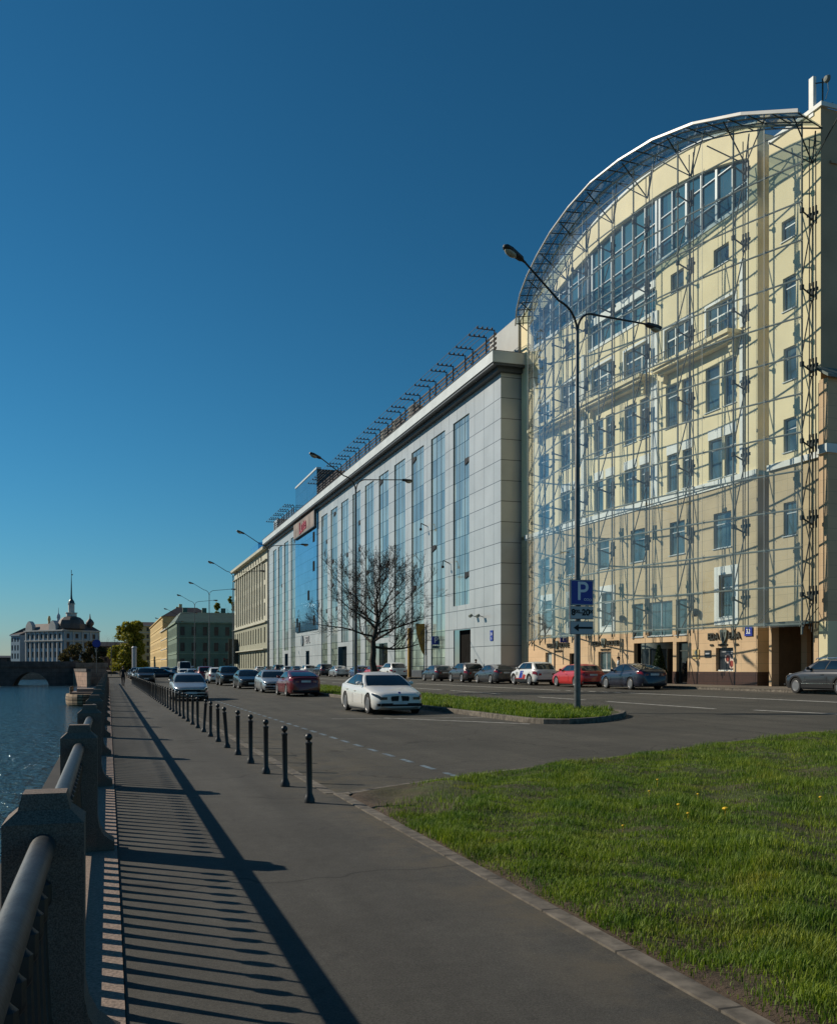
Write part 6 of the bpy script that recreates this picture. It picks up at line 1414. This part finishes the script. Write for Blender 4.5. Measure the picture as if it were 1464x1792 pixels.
# seam in the promenade asphalt
# ------------------------------------------------------------------ people
def person(x, y, z, yaw, label, top, legs, hair, stride=.0, arm=.2, h=1.75):
    k = h / 1.75; e = empty('person', (x, y, z), R(yaw)); tag(e, label, 'person'); e.scale = (k, k, k)
    J = {}; V = []; E_ = []; Rr = []
    def v(p, r): V.append(p); Rr.append(r); return len(V) - 1
    def c(*idx):
        for a, b in zip(idx, idx[1:]): E_.append((a, b))
    pel = v((0, 0, .95), (.155, .12)); wst = v((0, .01, 1.10), (.14, .105)); ch = v((0, .01, 1.30), (.165, .12)); nk = v((0, .01, 1.46), (.075, .075)); nk2 = v((0, -.005, 1.53), (.055, .055)); hd = v((0, -.02, 1.63), (.085, .095)); hd2 = v((0, -.01, 1.70), (.07, .08)); c(pel, wst, ch, nk, nk2, hd, hd2)
    for sg in (1, -1):
        f = stride * sg
        sh = v((.19 * sg, .01, 1.41), (.065, .065)); el = v((.25 * sg, .03 + f * .35, 1.14), (.048, .048)); wr = v((.25 * sg, -.06 - arm * .4 + f * .7, .92), (.034, .034)); ha = v((.245 * sg, -.08 - arm * .45 + f * .75, .82), (.042, .028)); c(ch, sh, el, wr, ha)
        hp = v((.095 * sg, 0, .88), (.095, .1)); kn = v((.10 * sg, -.02 - f * .8, .50), (.065, .068)); an = v((.10 * sg, .03 - f * 1.5 + (.08 if f < 0 else 0), .10), (.045, .048)); to = v((.11 * sg, -.13 - f * 1.5, .045), (.042, .035)); c(pel, hp, kn, an, to)
    me = bpy.data.meshes.new('body'); me.from_pydata(V, E_, []); me.update(); o = bpy.data.objects.new('body', me); COL.objects.link(o)
    sk = o.modifiers.new('skin', 'SKIN'); sk.use_smooth_shade = True; o.modifiers.new('sub', 'SUBSURF').levels = 1
    for i, r in enumerate(Rr): me.skin_vertices[0].data[i].radius = r
    me.skin_vertices[0].data[0].use_root = True
    dg = bpy.context.evaluated_depsgraph_get(); out = bpy.data.meshes.new_from_object(o.evaluated_get(dg)); bpy.data.objects.remove(o)
    for m in (M['skin'], top, legs, M['black']): out.materials.append(m)
    for p in out.polygons:
        cz = p.center.z; cx = abs(p.center.x)
        p.material_index = 3 if cz < .10 else 2 if cz < .98 and cx < .2 else 1 if (cz < 1.475 and not (cx > .2 and cz < .90)) else 0
    b = link('body', out, M['skin'], e)
    mb = MB(); mb.ball((0, .012, 1.685), .098, .108, .092, 12); mb.build('hair', hair, e, 60)
    mb = MB(); mb.ball((0, -.115, 1.63), .014, .02, .02, 8); mb.ball((.09, 0, 1.63), .015, .025, .03, 8); mb.ball((-.09, 0, 1.63), .015, .025, .03, 8); mb.build('face', M['skin'], e, 60)
    mb = MB(); mb.ball((.033, -.102, 1.652), .012, .008, .008, 8); mb.ball((-.033, -.102, 1.652), .012, .008, .008, 8); mb.ball((0, -.104, 1.585), .022, .008, .006, 8); mb.build('eyes_and_mouth', M['hair'], e, 60)
    for sg in (1, -1):
        mb = MB(); f = stride * sg; bx_, by_, bz_ = .245 * sg, -.085 - arm * .45 + f * .75, .82
        for q, (dy, ln) in enumerate(((-.03, .075), (-.01, .085), (.01, .08), (.03, .065))): mb.path([(bx_, by_ + dy, bz_ - .02), (bx_ - .006 * sg, by_ + dy - .005, bz_ - .02 - ln * .6), (bx_ - .02 * sg, by_ + dy - .008, bz_ - .02 - ln)], .009, 6, .006)
        mb.path([(bx_, by_ - .03, bz_ + .01), (bx_ - .02 * sg, by_ - .06, bz_ - .02), (bx_ - .025 * sg, by_ - .062, bz_ - .05)], .01, 6, .007); mb.build('fingers', M['skin'], e, 60)
    return e
person(1.2, 88, 0, 172, 'walker in dark jacket and trousers on the promenade beside the far bollards', M['cloth_dark'], M['cloth_dark'], M['hair'], .16)
p = facade_pt(17.9, 1.5); person(p.x, p.y, ZG, 60, 'person in a white shirt standing before the revolving door', M['cloth_white'], M['cloth_jean'], M['hair'], .03, .9)
person(31.0, 80.5, ZG, 100, 'person with bare head standing before the black doorway behind the parked cars', M['cloth_dark'], M['cloth_jean'], M['hair'], .05)
